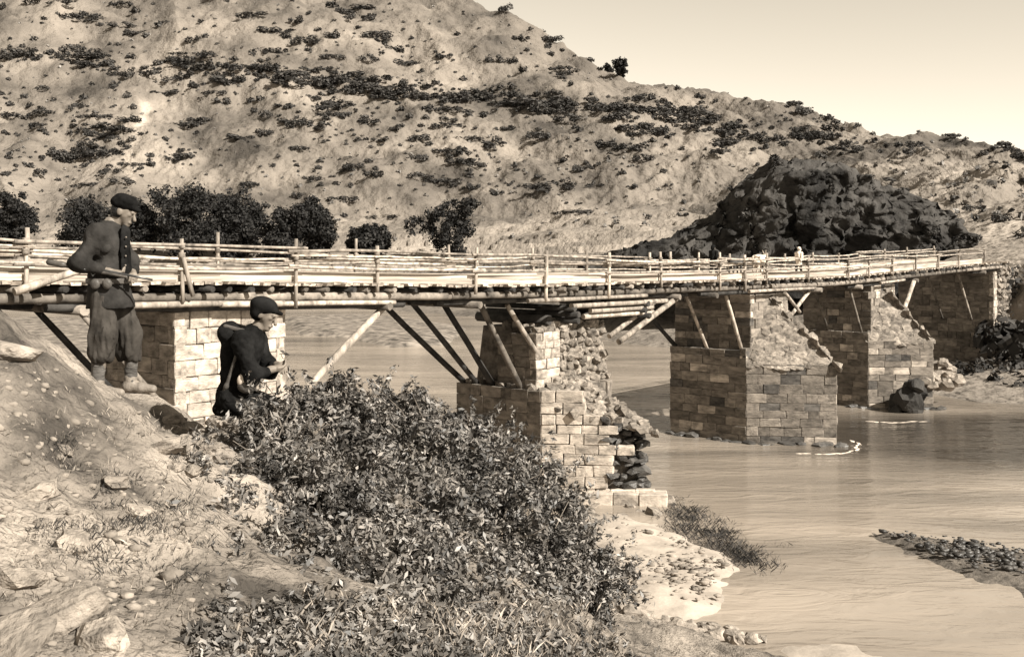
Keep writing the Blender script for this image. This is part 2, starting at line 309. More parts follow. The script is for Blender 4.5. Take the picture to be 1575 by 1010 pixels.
# ------------------------------------------------------------------ rock outcrop behind the bridge
sil = [(900, 402), (940, 390), (1010, 374), (1050, 355), (1090, 332), (1130, 303), (1160, 272), (1185, 253), (1215, 249), (1250, 250), (1290, 262), (1330, 276), (1375, 290), (1420, 306), (1460, 330), (1490, 352), (1515, 385), (1540, 408)]
sx = np.linspace(900, 1540, 210); sy = np.interp(sx, [p for p, _ in sil], [q for _, q in sil])
vv = np.linspace(0, 1, 90); OV = np.zeros((len(sx), len(vv), 3))
for i, (px, py) in enumerate(zip(sx, sy)):
    k = (px-787.5)/FPX; Yt = 122-10*(px-900)/640; zt = -(py-HOR)/FPX*Yt; z0 = -5.0 if px < 1380 else -3
    hgt = max(zt-z0, .3); fr = np.clip(vv/.6, 0, 1); bk = np.clip((vv-.6)/.4, 0, 1)
    Yf = Yt-2.5-hgt*.55*(1-fr**.8); Yy = np.where(vv < .6, Yf+2.5*fr**3, Yt+bk*26); zz = np.where(vv < .6, z0+hgt*fr**.85, zt-bk**1.3*(hgt*.75))
    OV[i, :, 0] = k*Yt+(0*vv); OV[i, :, 1] = Yy; OV[i, :, 2] = zz
OP = OV.reshape(-1, 3); am = np.clip((OP[:, 2]+5)/3, .1, 1)
_st = np.floor(fbm(OP*np.array([1, 1, .5]), .22, 3, 41)*3.2)/3.2
OP[:, 1] += am*(2.0*_st-1.8*np.abs(fbm(OP, .4, 5, 6))); OP[:, 2] += am*(.5*fbm(OP, .35, 4, 13)-.7*np.abs(fbm(OP, .8, 4, 14))+.3); OP[:, 0] += am*(.9*np.floor(fbm(OP, .3, 3, 23)*3)/3+.4*fbm(OP, .9, 3, 24))
tag(obj('rock_outcrop', mesh_np('rock_outcrop', OP, grid_faces(len(sx), len(vv)), False, mat=M['crag'])), 'dark craggy rock outcrop above the far bridge end', kind='structure')

# ------------------------------------------------------------------ unit pieces
def block_mesh(name, m, jit=.05, bev=.05, seed=0):
    rr = random.Random(seed); bm = bmesh.new(); bmesh.ops.create_cube(bm, size=1)
    for v in bm.verts: v.co += Vector((rr.uniform(-jit, jit)*.6, rr.uniform(-jit, jit)*.3, rr.uniform(-jit, jit)))
    bmesh.ops.bevel(bm, geom=list(bm.edges), offset=bev, segments=1, affect='EDGES', clamp_overlap=True)
    me = bpy.data.meshes.new(name); bm.to_mesh(me); bm.free(); me.materials.append(m); return me
def lump_mesh(name, m, seed=0, sub=2, rough=.28, flat=1.0):
    bm = bmesh.new(); bmesh.ops.create_icosphere(bm, subdivisions=sub, radius=.5)
    P = np.array([v.co[:] for v in bm.verts]); d = 1+rough*fbm(P+seed*7.3, 1.9, 5, seed, .55)
    Q = P*d[:, None]; Q = np.sign(Q)*np.minimum(np.abs(Q), .43+.07*vnoise(P, 2, seed)[:, None]); Q[:, 2] *= flat
    for v, c in zip(bm.verts, Q): v.co = c
    me = bpy.data.meshes.new(name); bm.to_mesh(me); bm.free(); me.materials.append(m)
    me.polygons.foreach_set('use_smooth', np.ones(len(me.polygons), bool)) if sub > 2 else None
    return me
BLK = [block_mesh('stone', M['ashlar'], .05, .02+.012*(i % 4), i) for i in range(7)]
DBLK = [block_mesh('stone', M['dstone'], .04, .03, i+40) for i in range(4)]
PBLK = [block_mesh('stone', M['pale'], .06, .025+.012*(i % 4), i+20) for i in range(6)]
MIX = BLK*3+PBLK[:3]+DBLK[:3]
RUB = [lump_mesh('rubble', M['rubble'], i, 1, .6) for i in range(7)]
WET = [lump_mesh('footing_stone', M['wetrock'], i+30, 1, .6, .7) for i in range(4)]
BLD = [lump_mesh('boulder', M['rock'], i+50, 2, .55, .75) for i in range(6)]

def ashlar(parent, p0, p1, z0, z1, lib=None, h=.42, keep=None, depth=.34, lmin=.5, lmax=1.15, rnd=random, tip0=False, tip1=False):
    p0 = Vector(p0[:2]); p1 = Vector(p1[:2]); d = p1-p0; Lg = d.length; d /= Lg; nr = Vector((d.y, -d.x)); ang = math.atan2(d.y, d.x); lib = lib or MIX; dp0 = depth; xs_ = .09 if tip0 else 0; Lg = Lg-(.09 if tip1 else 0)
    nrow = max(1, round((z1-z0)/h)); hs = [(1+rnd.uniform(-.16, .16)) for _ in range(nrow)]; sc = (z1-z0)/sum(hs); z = z0
    for r in range(nrow):
        hh = hs[r]*sc; x = xs_
        while x < Lg-.01:
            l = rnd.uniform(lmin, lmax)
            if Lg-(x+l) < lmin*.7: l = Lg-x
            depth = .15 if (tip0 and x < .3) or (tip1 and x+l > Lg-.3) else dp0
            c = p0+d*(x+l/2)+nr*(-depth/2+rnd.uniform(-.03, .025)); zc = z+hh/2
            if keep is None or keep(Vector((c.x, c.y, zc))):
                obj('stone', rnd.choice(lib), parent, (c.x, c.y, zc), rot=(0, 0, ang+rnd.uniform(-.014, .014)), scale=(l-.010, depth, hh-.008))
            x += l
        z += hh
def rubble_on(parent, tri, count, size, rnd=random, keep=None, lib=None, name='rubble', sink=.3, slab=False):
    lib = lib or RUB
    a, b, c = [Vector(t) for t in tri]; nrm = (b-a).cross(c-a).normalized()
    # jittered rows so that the stones pack side by side
    e1 = (b-a); e2 = (c-a); n1 = max(2, int(e1.length/(size*.82))); n2 = max(2, int(e2.length/(size*.72)))
    for i in range(n1+1):
        for j in range(n2+1):
            s = (i+.5*(j % 2)+rnd.uniform(-.25, .25))/n1; t = (j+rnd.uniform(-.25, .25))/n2
            if s < -.02 or t < -.02 or s+t > 1.03: continue
            p = a+e1*s+e2*t-nrm*size*(.12 if slab else sink*rnd.uniform(.3, 1))
            if keep and not keep(p): continue
            k = size*rnd.uniform(.75, 1.35)
            if slab:
                q = nrm.to_track_quat('Z', 'Y').to_euler(); obj(name, rnd.choice(lib), parent, p, rot=q, scale=(k*1.5, k*1.3, k*.36)).rotation_euler.rotate_axis('Z', rnd.uniform(-.3, .3)); continue
            obj(name, rnd.choice(lib), parent, p, rot=(rnd.uniform(-.4, .4), rnd.uniform(-.4, .4), rnd.uniform(0, 6.3)), scale=(k*1.25, k, k*.85))
def prism(name, parent, base, z0, z1, m, top=None, loc=None):
    n_ = len(base); top = top or [(x, y) for x, y in base]; Vv = [(x, y, z0) for x, y in base]+[(x, y, z1) for x, y in top]
    me = bpy.data.meshes.new(name); me.from_pydata([tuple(Vector(v)-Vector(loc or (0, 0, 0))) for v in Vv], [], [list(range(n_))[::-1], list(range(n_, 2*n_))]+[[i, (i+1) % n_, n_+(i+1) % n_, n_+i] for i in range(n_)])
    me.update(); return obj(name, me, parent, loc or (0, 0, 0), mat=m)
def uvq(lst): return [tuple(bw_(u, v, 0)[:2]) for u, v in lst]

W = 3.07*S; CW = 2.58*S
def pier(u0, t, zl, zc, ztop, label, zbase=WZ-.5, cut=True, led=.45, c=CW, lib=None, seed=1, foot=True):
    rnd = random.Random(seed); o = empty('stone_pier', bw_(u0+t/2, W/2, WZ), label, 'bridge pier'); g = .07
    C0, C1 = bw_(u0, 0, 0), bw_(u0+t, 0, 0); D0, D1 = bw_(u0, W, 0), bw_(u0+t, W, 0); Tn = bw_(u0+t/2, -c, 0); Tf = bw_(u0+t/2, W+c*.8, 0)
    E0, E1, G0, G1 = bw_(u0+led, 0, 0), bw_(u0+t-led, 0, 0), bw_(u0+led, W, 0), bw_(u0+t-led, W, 0)
    prism('core', o, uvq([(u0+g, g), (u0+t-g, g), (u0+t-g, W-g), (u0+g, W-g)]), zbase, zl-.04, M['core'], loc=tuple(bw_(u0, 0, zbase)))
    prism('core', o, uvq([(u0+led+g, g), (u0+t-led-g, g), (u0+t-led-g, W-g), (u0+led+g, W-g)]), zl-.1, ztop-.04, M['core'], loc=tuple(bw_(u0, 0, zl)))
    ashlar(o, D0, C0, zbase, zl, lib, rnd=rnd)            # span side towards the near bank
    ashlar(o, C1, D1, zbase, zl, lib, rnd=rnd, lmin=.8, lmax=1.6, h=.6)
    ashlar(o, G0, E0, zl, ztop, lib, rnd=rnd); ashlar(o, E1, G1, zl, ztop, lib, rnd=rnd, lmin=.8, lmax=1.6, h=.6)
    if cut:
        gg = .09
        prism('cutwater_core', o, [tuple(bw_(u0+gg, .0, 0)[:2]), tuple(bw_(u0+t/2, -c+gg*2, 0)[:2]), tuple(bw_(u0+t-gg, .0, 0)[:2])], zbase, zc-.04, M['core'], loc=tuple(bw_(u0, 0, zbase)))
        ashlar(o, C0, Tn, zbase, zc, lib, rnd=rnd, tip1=True); ashlar(o, Tn, C1, zbase, zc, lib, rnd=rnd, lmin=.7, lmax=1.4, h=.5, tip0=True)
        ap = bw_(u0+t*.52, .05, ztop-.15)
        me = bpy.data.meshes.new('cap_core'); l0 = bw_(u0, 0, zc); vs_ = [bw_(u0+.1, -.0, zc-.06), bw_(u0+t/2, -c+.15, zc-.06), bw_(u0+t-.1, 0, zc-.06), ap-Vector((0, 0, .1))]
        me.from_pydata([tuple(v-l0) for v in vs_], [], [(0, 1, 3), (1, 2, 3), (0, 2, 1), (0, 3, 2)]); me.update(); obj('cap_core', me, o, l0, mat=M['core'])
        t0, t1, t2 = bw_(u0+.12, -.1, zc+.02), bw_(u0+t/2, -c+.12, zc+.02), bw_(u0+t-.12, -.1, zc+.02)
        rubble_on(o, (t0, t1, ap), 0, .42, rnd, slab=True); rubble_on(o, (t1, t2, ap), 0, .5, rnd, slab=True)
        ashlar(o, C0 if led == 0 else bw_(u0+.0, 0, 0), E1, zc, ztop, lib, rnd=rnd, keep=lambda p: (p.z > zl or True) and (Vector((p.x, p.y))-C0.xy).dot(A) > (led if p.z > zl else 0)+.1)
    else:
        ashlar(o, C0, C1, zbase, zl, lib, rnd=rnd, lmin=.45, lmax=.9); ashlar(o, E0, E1, zl, ztop, lib, rnd=rnd, lmin=.45, lmax=.9)
    if foot:
        ring = [D0, C0, Tn, C1] if cut else [D0, C0, C1]
        for a_, b_ in zip(ring[:-1], ring[1:]):
            L_ = (b_-a_).length; k = 0
            while k < L_:
                p = a_.lerp(b_, k/L_); q = Vector((p.x, p.y, WZ+rnd.uniform(-.12, .06)))+Vector((Nn.x, Nn.y, 0))*rnd.uniform(.05, .5)-Vector((A.x, A.y, 0))*rnd.uniform(.0, .3)
                s_ = rnd.uniform(.45, .95); obj('footing_stone', rnd.choice(WET), o, q, rot=(0, 0, rnd.uniform(0, 6)), scale=(s_*1.3, s_, s_*.75)); k += rnd.uniform(.4, .8)
    return o
T3 = 3.5*S
pier(-32.4, 4.6, -4.26, -4.26, zd(-30)-.78, 'bright sunlit ashlar pier standing on the bank behind the two men', zbase=-7.5, cut=False, lib=PBLK, seed=2, foot=False)
pier(0, T3, -5.1, -5.75, zd(2)-.78, 'tall ashlar pier in open water with whole pointed cutwater and rubble cap', seed=5)
pier(15.2, T3*.93, -5.1, -5.6, zd(17)-.78, 'farther ashlar pier beside the dark abutment, boulders at its foot', seed=9, c=CW*.85)
# the ruined pier
def ruined():
    u0, t, zl, zc, ztop = -16.2, 4.7, -5.45, -5.2, -3.05; rnd = random.Random(31); c = CW*.98; zb_ = WZ-.3; g = .1
    o = empty('ruined_pier', bw_(u0+t/2, W/2, WZ), 'ruined stone pier with torn facing and broken cutwater beside the leafy bush', 'bridge pier')
    def inpx(p, f): x, y = proj(p); return f(x, y)
    C0, C1, D0, D1, Tn = bw_(u0, 0, 0), bw_(u0+t, 0, 0), bw_(u0, W, 0), bw_(u0+t, W, 0), bw_(u0+t/2, -c, 0)
    prism('core', o, uvq([(u0+g, g), (u0+t-g, g), (u0+t-g, W-g), (u0+g, W-g)]), zb_, zl-.06, M['core'], loc=tuple(bw_(u0, 0, zb_)))
    prism('core', o, uvq([(u0+1.0, .75), (u0+t-.5, .75), (u0+t-.5, W-.2), (u0+1.0, W-.2)]), zl-.1, ztop-.15, M['core'], top=uvq([(u0+1.2, .9), (u0+t-.9, 1.1), (u0+t-.9, W-.4), (u0+1.2, W-.4)]), loc=tuple(bw_(u0, 0, zl)))
    cr = [tuple(bw_(u0+.12, 0, 0)[:2]), tuple(bw_(u0+t*.36, -c*.62, 0)[:2]), tuple(bw_(u0+t*.6, -c*.72, 0)[:2]), tuple(bw_(u0+t-.2, 0, 0)[:2])]
    prism('cutwater_core', o, cr, zb_, zc-1.9, M['core'], top=[tuple(Vector(q).lerp(Vector(bw_(u0+t/2, 0, 0)[:2]), .1)) for q in cr], loc=tuple(bw_(u0, 0, zb_)))
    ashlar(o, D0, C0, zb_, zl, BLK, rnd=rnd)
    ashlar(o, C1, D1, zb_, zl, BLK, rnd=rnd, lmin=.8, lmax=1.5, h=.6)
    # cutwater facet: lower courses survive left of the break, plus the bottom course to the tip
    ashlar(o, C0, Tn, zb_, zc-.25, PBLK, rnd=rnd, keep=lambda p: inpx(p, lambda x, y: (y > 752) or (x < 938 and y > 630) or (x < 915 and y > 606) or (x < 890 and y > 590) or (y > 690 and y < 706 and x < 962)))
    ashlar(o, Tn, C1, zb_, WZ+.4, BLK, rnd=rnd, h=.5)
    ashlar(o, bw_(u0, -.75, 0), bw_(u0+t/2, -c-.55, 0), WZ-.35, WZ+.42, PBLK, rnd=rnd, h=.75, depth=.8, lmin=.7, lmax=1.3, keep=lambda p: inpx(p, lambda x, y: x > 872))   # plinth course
    # upper quoin patch and rubble heart
    q0, q1 = bw_(u0+.25, .42, 0), bw_(u0+1.75, .42, 0)
    ashlar(o, q0, q1, zl, ztop-.25, PBLK, rnd=rnd, h=.38, lmin=.4, lmax=.65); ashlar(o, bw_(u0+.27, W*.55, 0), q0, zl, ztop-.3, BLK, rnd=rnd, lmin=.5, lmax=.9)
    a0, a1, a2, a3 = bw_(u0+1.6, .55, zl-.2), bw_(u0+t+.35, .5, zl-.2), bw_(u0+1.5, .7, ztop), bw_(u0+t+.1, .6, ztop-.15)
    rubble_on(o, (a0, a1, a2), 0, .44, rnd, sink=.12); rubble_on(o, (a3, a2, a1), 0, .44, rnd, sink=.12); rubble_on(o, (a0, a1, a2), 0, .40, rnd, slab=True); rubble_on(o, (a3, a2, a1), 0, .40, rnd, slab=True)
    rubble_on(o, (bw_(u0+t-.4, .6, zl), bw_(u0+t-.4, W, zl), bw_(u0+t-.8, .8, ztop)), 0, .55, rnd)
    rubble_on(o, (bw_(u0+.5, .6, ztop-.12), bw_(u0+t-.8, .9, ztop-.1), bw_(u0+1, 2.6, ztop+.02)), 0, .5, rnd, sink=.1)
    # slumped rubble cap over the broken cutwater
    ap = bw_(u0+t*.5, .45, zl+.35); tl = bw_(u0+.15, -.1, zc-.75); tt = bw_(u0+t*.53, -c+.15, zc-1.75); tr = bw_(u0+t, 0, zc-1.2)
    me = bpy.data.meshes.new('cap_core'); me.from_pydata([tuple(v-tl) for v in (tl, tt+Vector((0, 0, -.1)), tr, ap, bw_(u0+.2, .3, zl-.1), bw_(u0+t-.2, .3, zl-.1))], [], [(0, 1, 3), (1, 2, 3), (0, 2, 1), (0, 3, 4), (3, 2, 5), (0, 4, 5, 2), (3, 5, 4)]); me.update(); obj('cap_core', me, o, tl, mat=M['core'])
    rubble_on(o, (tl, tt, ap), 0, .44, rnd, sink=.1); rubble_on(o, (tt, tr, ap), 0, .5, rnd, sink=.1)
    rubble_on(o, (bw_(u0+.3, .1, zl+.05), bw_(u0+t*.5, -1.2, zl-.5), bw_(u0+t*.5, .5, zl+.5)), 0, .42, rnd)
    # torn heart of the cutwater below the cap
    rubble_on(o, (bw_(u0+t*.34, -c*.66, zb_+.6), bw_(u0+t*.56, -c*.86, zb_+.6), bw_(u0+t*.3, -c*.55, zc-1.3)), 0, .48, rnd, lib=WET, name='core_stone')
    rubble_on(o, (bw_(u0+t*.56, -c*.8, zc-1.5), bw_(u0+t*.3, -c*.55, zc-1.3), bw_(u0+t*.56, -c*.86, zb_+.6)), 0, .48, rnd, lib=WET, name='core_stone')
    rubble_on(o, (bw_(u0+t*.56, -c*.86, zb_+.6), bw_(u0+t, 0, zb_+.6), bw_(u0+t*.56, -c*.8, zc-1.5)), 0, .6, rnd, lib=WET, name='core_stone')
    for k in range(16):
        p = bw_(u0+rnd.uniform(-.8, t*.6), -c*rnd.uniform(.2, 1.2)-.3, WZ+rnd.uniform(-.1, .1)); s_ = rnd.uniform(.4, .9)
        obj('fallen_stone', rnd.choice(RUB), o, p, rot=(rnd.uniform(-.3, .3), rnd.uniform(-.3, .3), rnd.uniform(0, 6)), scale=(s_*1.3, s_, s_*.7))
    for k in range(18):
        p = bw_(u0+rnd.uniform(.15, .95), rnd.uniform(.6, W-.3), zl+.08); s_ = rnd.uniform(.25, .5)
        obj('fallen_stone', rnd.choice(RUB), o, p, rot=(0, 0, rnd.uniform(0, 6)), scale=(s_*1.3, s_, s_*.7))
ruined()
# far abutment: dark span face and sunlit return wall
def abutment():
    u0 = 39.6; rnd = random.Random(71); zb_ = -9.2; ztop = zd(u0)-.5
    o = empty('bridge_abutment', bw_(u0, W/2, zb_), 'stone abutment carrying the far end of the timber bridge', 'abutment')
    prism('core', o, uvq([(u0+.08, .08), (u0+9, .08), (u0+9, W+3), (u0+.08, W+3)]), zb_, ztop-.05, M['core'], loc=tuple(bw_(u0, 0, zb_)))
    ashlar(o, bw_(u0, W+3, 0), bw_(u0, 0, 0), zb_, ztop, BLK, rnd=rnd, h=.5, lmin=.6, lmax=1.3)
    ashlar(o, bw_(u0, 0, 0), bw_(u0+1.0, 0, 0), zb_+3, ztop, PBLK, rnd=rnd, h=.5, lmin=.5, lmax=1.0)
    rubble_on(o, (bw_(u0+1, -.05, zb_), bw_(u0+9, -.05, zb_), bw_(u0+1, -.05, ztop)), 0, .62, rnd); rubble_on(o, (bw_(u0+9, -.05, ztop), bw_(u0+1, -.05, ztop), bw_(u0+9, -.05, zb_)), 0, .62, rnd)
abutment()
o = empty('bridge_abutment', bw_(-47, W/2, -3), 'low stone abutment where the bridge leaves the near bank', 'abutment')
prism('core', o, uvq([(-52, .1), (-46.1, .1), (-46.1, W-.1), (-52, W-.1)]), -4.5, zd(-46)-.45, M['core'], loc=tuple(bw_(-47, 0, -4.5)))
ashlar(o, bw_(-46, 0, 0), bw_(-46, W, 0), -4.5, zd(-46)-.4, PBLK, rnd=random.Random(3)); ashlar(o, bw_(-52, 0, 0), bw_(-46, 0, 0), -4.5, zd(-46)-.4, PBLK, rnd=random.Random(4))

# ------------------------------------------------------------------ timber bridge
BR = empty('timber_bridge', bw_(0, W/2, zd(0)), 'rickety timber bridge of poles and planks laid across old stone piers', 'bridge')
def pole(name, a, b, r0, r1, m, parent, wob=.02, sides=7, rings=6, rnd=random, sq=None):
    a = Vector(a); b = Vector(b); d = (b-a); L_ = d.length; d /= L_; up = Vector((0, 0, 1)) if abs(d.z) < .9 else Vector((1, 0, 0)); x = d.cross(up).normalized(); y = d.cross(x)
    Vv = []; ph = rnd.uniform(0, 6); off = Vector((0, 0, 0)); o1 = rnd.uniform(-1, 1); o2 = rnd.uniform(-1, 1)
    for i in range(rings):
        f = i/(rings-1); r = r0+(r1-r0)*f; cen = d*L_*f+(x*o1+y*o2)*wob*math.sin(math.pi*f)*L_*.25+(x*rnd.uniform(-1, 1)+y*rnd.uniform(-1, 1))*wob*.35
        for k in range(sides):
            an = ph+k/sides*2*math.pi; rr = r*rnd.uniform(.88, 1.1); Vv.append(cen+x*math.cos(an)*rr+y*math.sin(an)*rr)
    F = [[i*sides+k, i*sides+(k+1) % sides, (i+1)*sides+(k+1) % sides, (i+1)*sides+k] for i in range(rings-1) for k in range(sides)]
    F += [list(range(sides))[::-1], list(range((rings-1)*sides, rings*sides))]
    me = bpy.data.meshes.new(name); me.from_pydata([tuple(v) for v in Vv], [], F); me.update()
    for p in me.polygons: p.use_smooth = len(p.vertices) == 4
    me.materials.append(m); return obj(name, me, parent, a)
rb = random.Random(5)
PLK = [block_mesh('plank', M['plank'], .03, .03, i+60) for i in range(5)]
u = -46.5
while u < 42:
    wd = .30*rb.uniform(.85, 1.15); e0 = -.52+rb.uniform(-.14, .1); e1 = W+.5+rb.uniform(-.1, .14)
    obj('plank', rb.choice(PLK), BR, bw_(u+wd/2, (e0+e1)/2, zd(u)-.05+rb.uniform(-.018, .012)), rot=(rb.uniform(-.01, .01), rb.uniform(-.02, .02), RZ+rb.uniform(-.015, .015)), scale=(wd-.015, e1-e0, .085)); u += wd
u = -46
while u < 41.5:      # round cross bearers under the planks, ends showing
    pole('cross_bearer', bw_(u, -.55+rb.uniform(-.15, .18), zd(u)-.2), bw_(u+rb.uniform(-.1, .1), W+.5, zd(u)-.2), .085, .075, M['dlog'] if rb.random() < .6 else M['beam'], BR, .01, 7, 3, rb); u += rb.uniform(.6, 1.3)
sup = [-46.5, -30.1, -13.9, T3/2, 17.6, 40.2]
for a_, b_ in zip(sup[:-1], sup[1:]):
    nseg = 2 if b_-a_ < 20 else 3
    for wv in (-.22, .9, 2.1, 3.3, W+.15):
        for s_ in range(nseg):
            ua = a_+(b_-a_)*s_/nseg-.5; ub = a_+(b_-a_)*(s_+1)/nseg+.5; j = .06*(s_ % 2)
            pole('stringer', bw_(ua, wv+j+rb.uniform(-.08, .08), zd(ua)-.42), bw_(ub, wv+j+rb.uniform(-.08, .08), zd(ub)-.42), .145, .12, M['beam'] if wv < 0 else M['dlog'], BR, .012, 8, 7, rb)
# corbels, struts and cross beams at each pier
def corbels(ua, ub, wl, m=None, dzv=-.66, r=.115):
    for wv in wl: pole('corbel', bw_(ua+rb.uniform(-.4, .4), wv, zd(ua)+dzv), bw_(ub+rb.uniform(-.4, .4), wv+rb.uniform(-.1, .1), zd(ub)+dzv), r, r*.9, m or M['dlog'], BR, .008, 8, 6, rb)
corbels(-35.9, -23.2, (-.1, 2.0, W)); corbels(-21.6, -5.6, (.1, 1.5, 2.9, W)); corbels(-4.4, 8.6, (.0, 2.0, W)); corbels(12.0, 23.0, (.0, 2.0, W)); corbels(34.5, 40.5, (0, 2, W))
# lighter outer side logs seen along the near edge
for ua, ub in ((-34, -28.6), (-30.8, -24.2), (-17.5, -9.5), (-.5, 7.0), (16, 20)):
    pole('side_log', bw_(ua, -.42, zd(ua)-.62), bw_(ub, -.40, zd(ub)-.60), .09, .075, M['wood'], BR, .01, 8, 6, rb)
for k, (dz_, ua, ub) in enumerate(((-.88, -14.6, -7.6), (-1.13, -13.2, -8.6), (-1.36, -13.5, -8.4))):      # cribbing over the ruined pier
    pole('crib_log', bw_(ua, -.25+.12*k, zd(ua)+dz_), bw_(ub, -.2+.1*k, zd(ub)+dz_), .115, .10, M['wood'], BR, .01, 8, 6, rb)
for ua in (-14.3, -9.3):
    for k in range(3): pole('crib_log', bw_(ua+rb.uniform(-.2, .2), -.35, zd(ua)-.99-.25*k+.02), bw_(ua, W, zd(ua)-.99-.25*k), .12, .12, M['dlog'], BR, .01, 8, 3, rb)
for k in range(4): pole('crib_log', bw_(-14.9+k*1.3, .6, -2.85), bw_(-14.9+k*1.3, W, -2.85), .2, .2, M['dlog'], BR, .01, 7, 3, rb)
def strut(ub, wv, zbm, ut, dzt=-.78, r=.085, m='wood', w2=None):
    pole('strut', bw_(ub, wv, zbm), bw_(ut, wv if w2 is None else w2, zd(ut)+dzt), r*1.1, r, M[m], BR, .012, 8, 5, rb)
strut(-32.2, W-.1, -4.3, -34.9, m='dlog', r=.1); strut(-32.2, .1, -4.3, -34.6, r=.075); strut(-32.2, 2.2, -4.3, -34.7, m='dlog')
strut(-27.9, -.05, -4.5, -24.4, r=.11); strut(-28.0, W-.3, -4.0, -25.2, m='dlog', r=.1)
strut(-15.95, W-.3, -5.5, -20.6, m='dlog', r=.11); strut(-15.9, W-.9, -5.5, -19.6, m='dlog', r=.11); strut(-15.9, 2.6, -5.5, -18.8, m='dlog', r=.11)
strut(-15.9, 1.2, -5.5, -18.3, m='beam', r=.11); strut(-15.6, .5, -4.3, -17.6, m='wood', r=.1)
strut(-11.3, -.2, -3.9, -6.8, r=.12); strut(-11.2, .35, -3.7, -7.3, r=.1); strut(-11.4, W-.5, -4, -7.2, m='dlog')
strut(.2, .35, -5.1, -1.4, r=.085); strut(.2, 2.3, -5.1, -1.9, r=.08); strut(.2, W-.2, -5.1, -3.9, m='dlog', r=.11)
strut(T3-.5, -.1, -3.7, T3+1.9, r=.1); strut(T3-.9, -.9, -3.35, T3-2.6, dzt=-.72, r=.08); strut(T3-.2, 2.3, -5.1, T3+1.9, m='dlog')
strut(15.4, .5, -5.1, 13.6, m='beam', r=.08); strut(15.4, 2.6, -5.1, 13.2, m='beam', r=.07)
strut(19.6, -.3, -4.4, 21.9, r=.14); strut(19.6, 2.4, -5.1, 22, m='dlog')
strut(39.4, 1.6, -5.6, 36.2, r=.1); strut(39.4, 3.8, -5.6, 36.0, m='beam', r=.08)
for ut in (-34.8, -24.5, -20.2, -7.0, -3.7, 7.6, 13.1, 22.1, 36): pole('cross_beam', bw_(ut, -.5, zd(ut)-.72), bw_(ut, W+.4, zd(ut)-.72), .13, .12, M['beam'], BR, .01, 8, 4, rb)
# railings
near = [(-230, 372), (-60, 372), (40, 372), (280, 367), (455, 367), (580, 378), (733, 380), (840, 385), (937, 388), (1016, 387), (1108, 388), (1146, 392), (1180, 389), (1243, 394), (1305, 393), (1337, 397), (1373, 399), (1409, 392), (1443, 395), (1475, 393), (1514, 391)]
far = [(-150, 360), (42, 350), (190, 360), (335, 357), (548, 367), (690, 376), (820, 381), (902, 384), (999, 388), (1031, 387), (1074, 388), (1122, 390), (1165, 391), (1207, 390), (1250, 388), (1290, 389), (1322, 390), (1361, 383), (1395, 380), (1437, 378)]
LOWP = {280: .55, 455: .75, 1146: .6, 1108: .5, 937: .65, 840: .65, 733: .35}
for lst, wv, sgn in ((near, -.50, 1), (far, W+.50, -1)):
    us = [u_px(p, wv) for p, _ in lst]
    for (p, py), u in zip(lst, us):
        zt = max(z_px(u, wv, py), zd(u)+.85); dn = LOWP.get(p, .28) if sgn > 0 else .3; r = rb.uniform(.050, .070)
        po_ = pole('post', bw_(u+rb.uniform(-.06, .06), wv, zd(u)-dn), bw_(u, wv+rb.uniform(-.03, .03), zt), r*1.1, r, M['wood'], BR, .012, 8, 5, rb)
        for hh in (.95, .70): pole('lashing', bw_(u, wv, zd(u)+hh-.07), bw_(u, wv, zd(u)+hh+.07), .085, .09, M['rope'], po_, .01, 8, 4, rb)
    for lev, hgt in enumerate((.95, .70, .44)):
        i = 0
        while i < len(us)-1:
            st = 1 if us[min(i+1, len(us)-1)]-us[i] > 4.5 else 2; j = min(i+st, len(us)-1)
            if not (lev == 2 and us[i] > 14) and not (sgn > 0 and us[i] > 28 and lev == 1 and False):
                h0, h1 = hgt+rb.uniform(-.07, .07), hgt+rb.uniform(-.07, .07); off = wv+sgn*.10*(1 if lev % 2 == 0 else -1)*-1
                pole('rail', bw_(us[i]-.35, off, zd(us[i])+h0), bw_(us[j]+.35, off+rb.uniform(-.03, .03), zd(us[j])+h1), .052, .036, M['wood'], BR, .045, 7, 9, rb)
                if lev < 2 and rb.random() < .45: pole('rail', bw_(us[i]-.2, off+.05, zd(us[i])+h0-.13), bw_(us[j]+.2, off+.05, zd(us[j])+h1-.1+rb.uniform(-.08, .04)), .034, .024, M['wood'], BR, .06, 6, 8, rb)
            i = j
    for i in range(len(us)-1):       # kerb boards along the deck edge
        a_ = bw_(us[i]-.1, wv+sgn*.16, 0); b_ = bw_(us[i+1]+.1, wv+sgn*.16, 0); c_ = (a_+b_)/2; L_ = (b_-a_).length; za, zb2 = zd(us[i]), zd(us[i+1])
        for lv, hh in ((.0, .17), (.175, .14)):
            obj('kerb_board', rb.choice(PLK), BR, (c_.x, c_.y, (za+zb2)/2+lv+hh/2+rb.uniform(-.01, .01)), rot=Euler((0, -math.atan2(zb2-za, L_), RZ+rb.uniform(-.004, .004))), scale=(L_, .06+.01*(i % 2), hh-.012))
pole('post_brace', bw_(u_px(281, -.58), -.60, zd(-33)+.62), bw_(u_px(297, -.62), -.62, zd(-33)-.42), .06, .06, M['wood'], BR, .01, 7, 4, rb)
pole('loose_pole', at(22, 449, 24.0), at(136, 411, 25.2), .10, .085, M['wood'], BR, .008, 8, 5, rb)

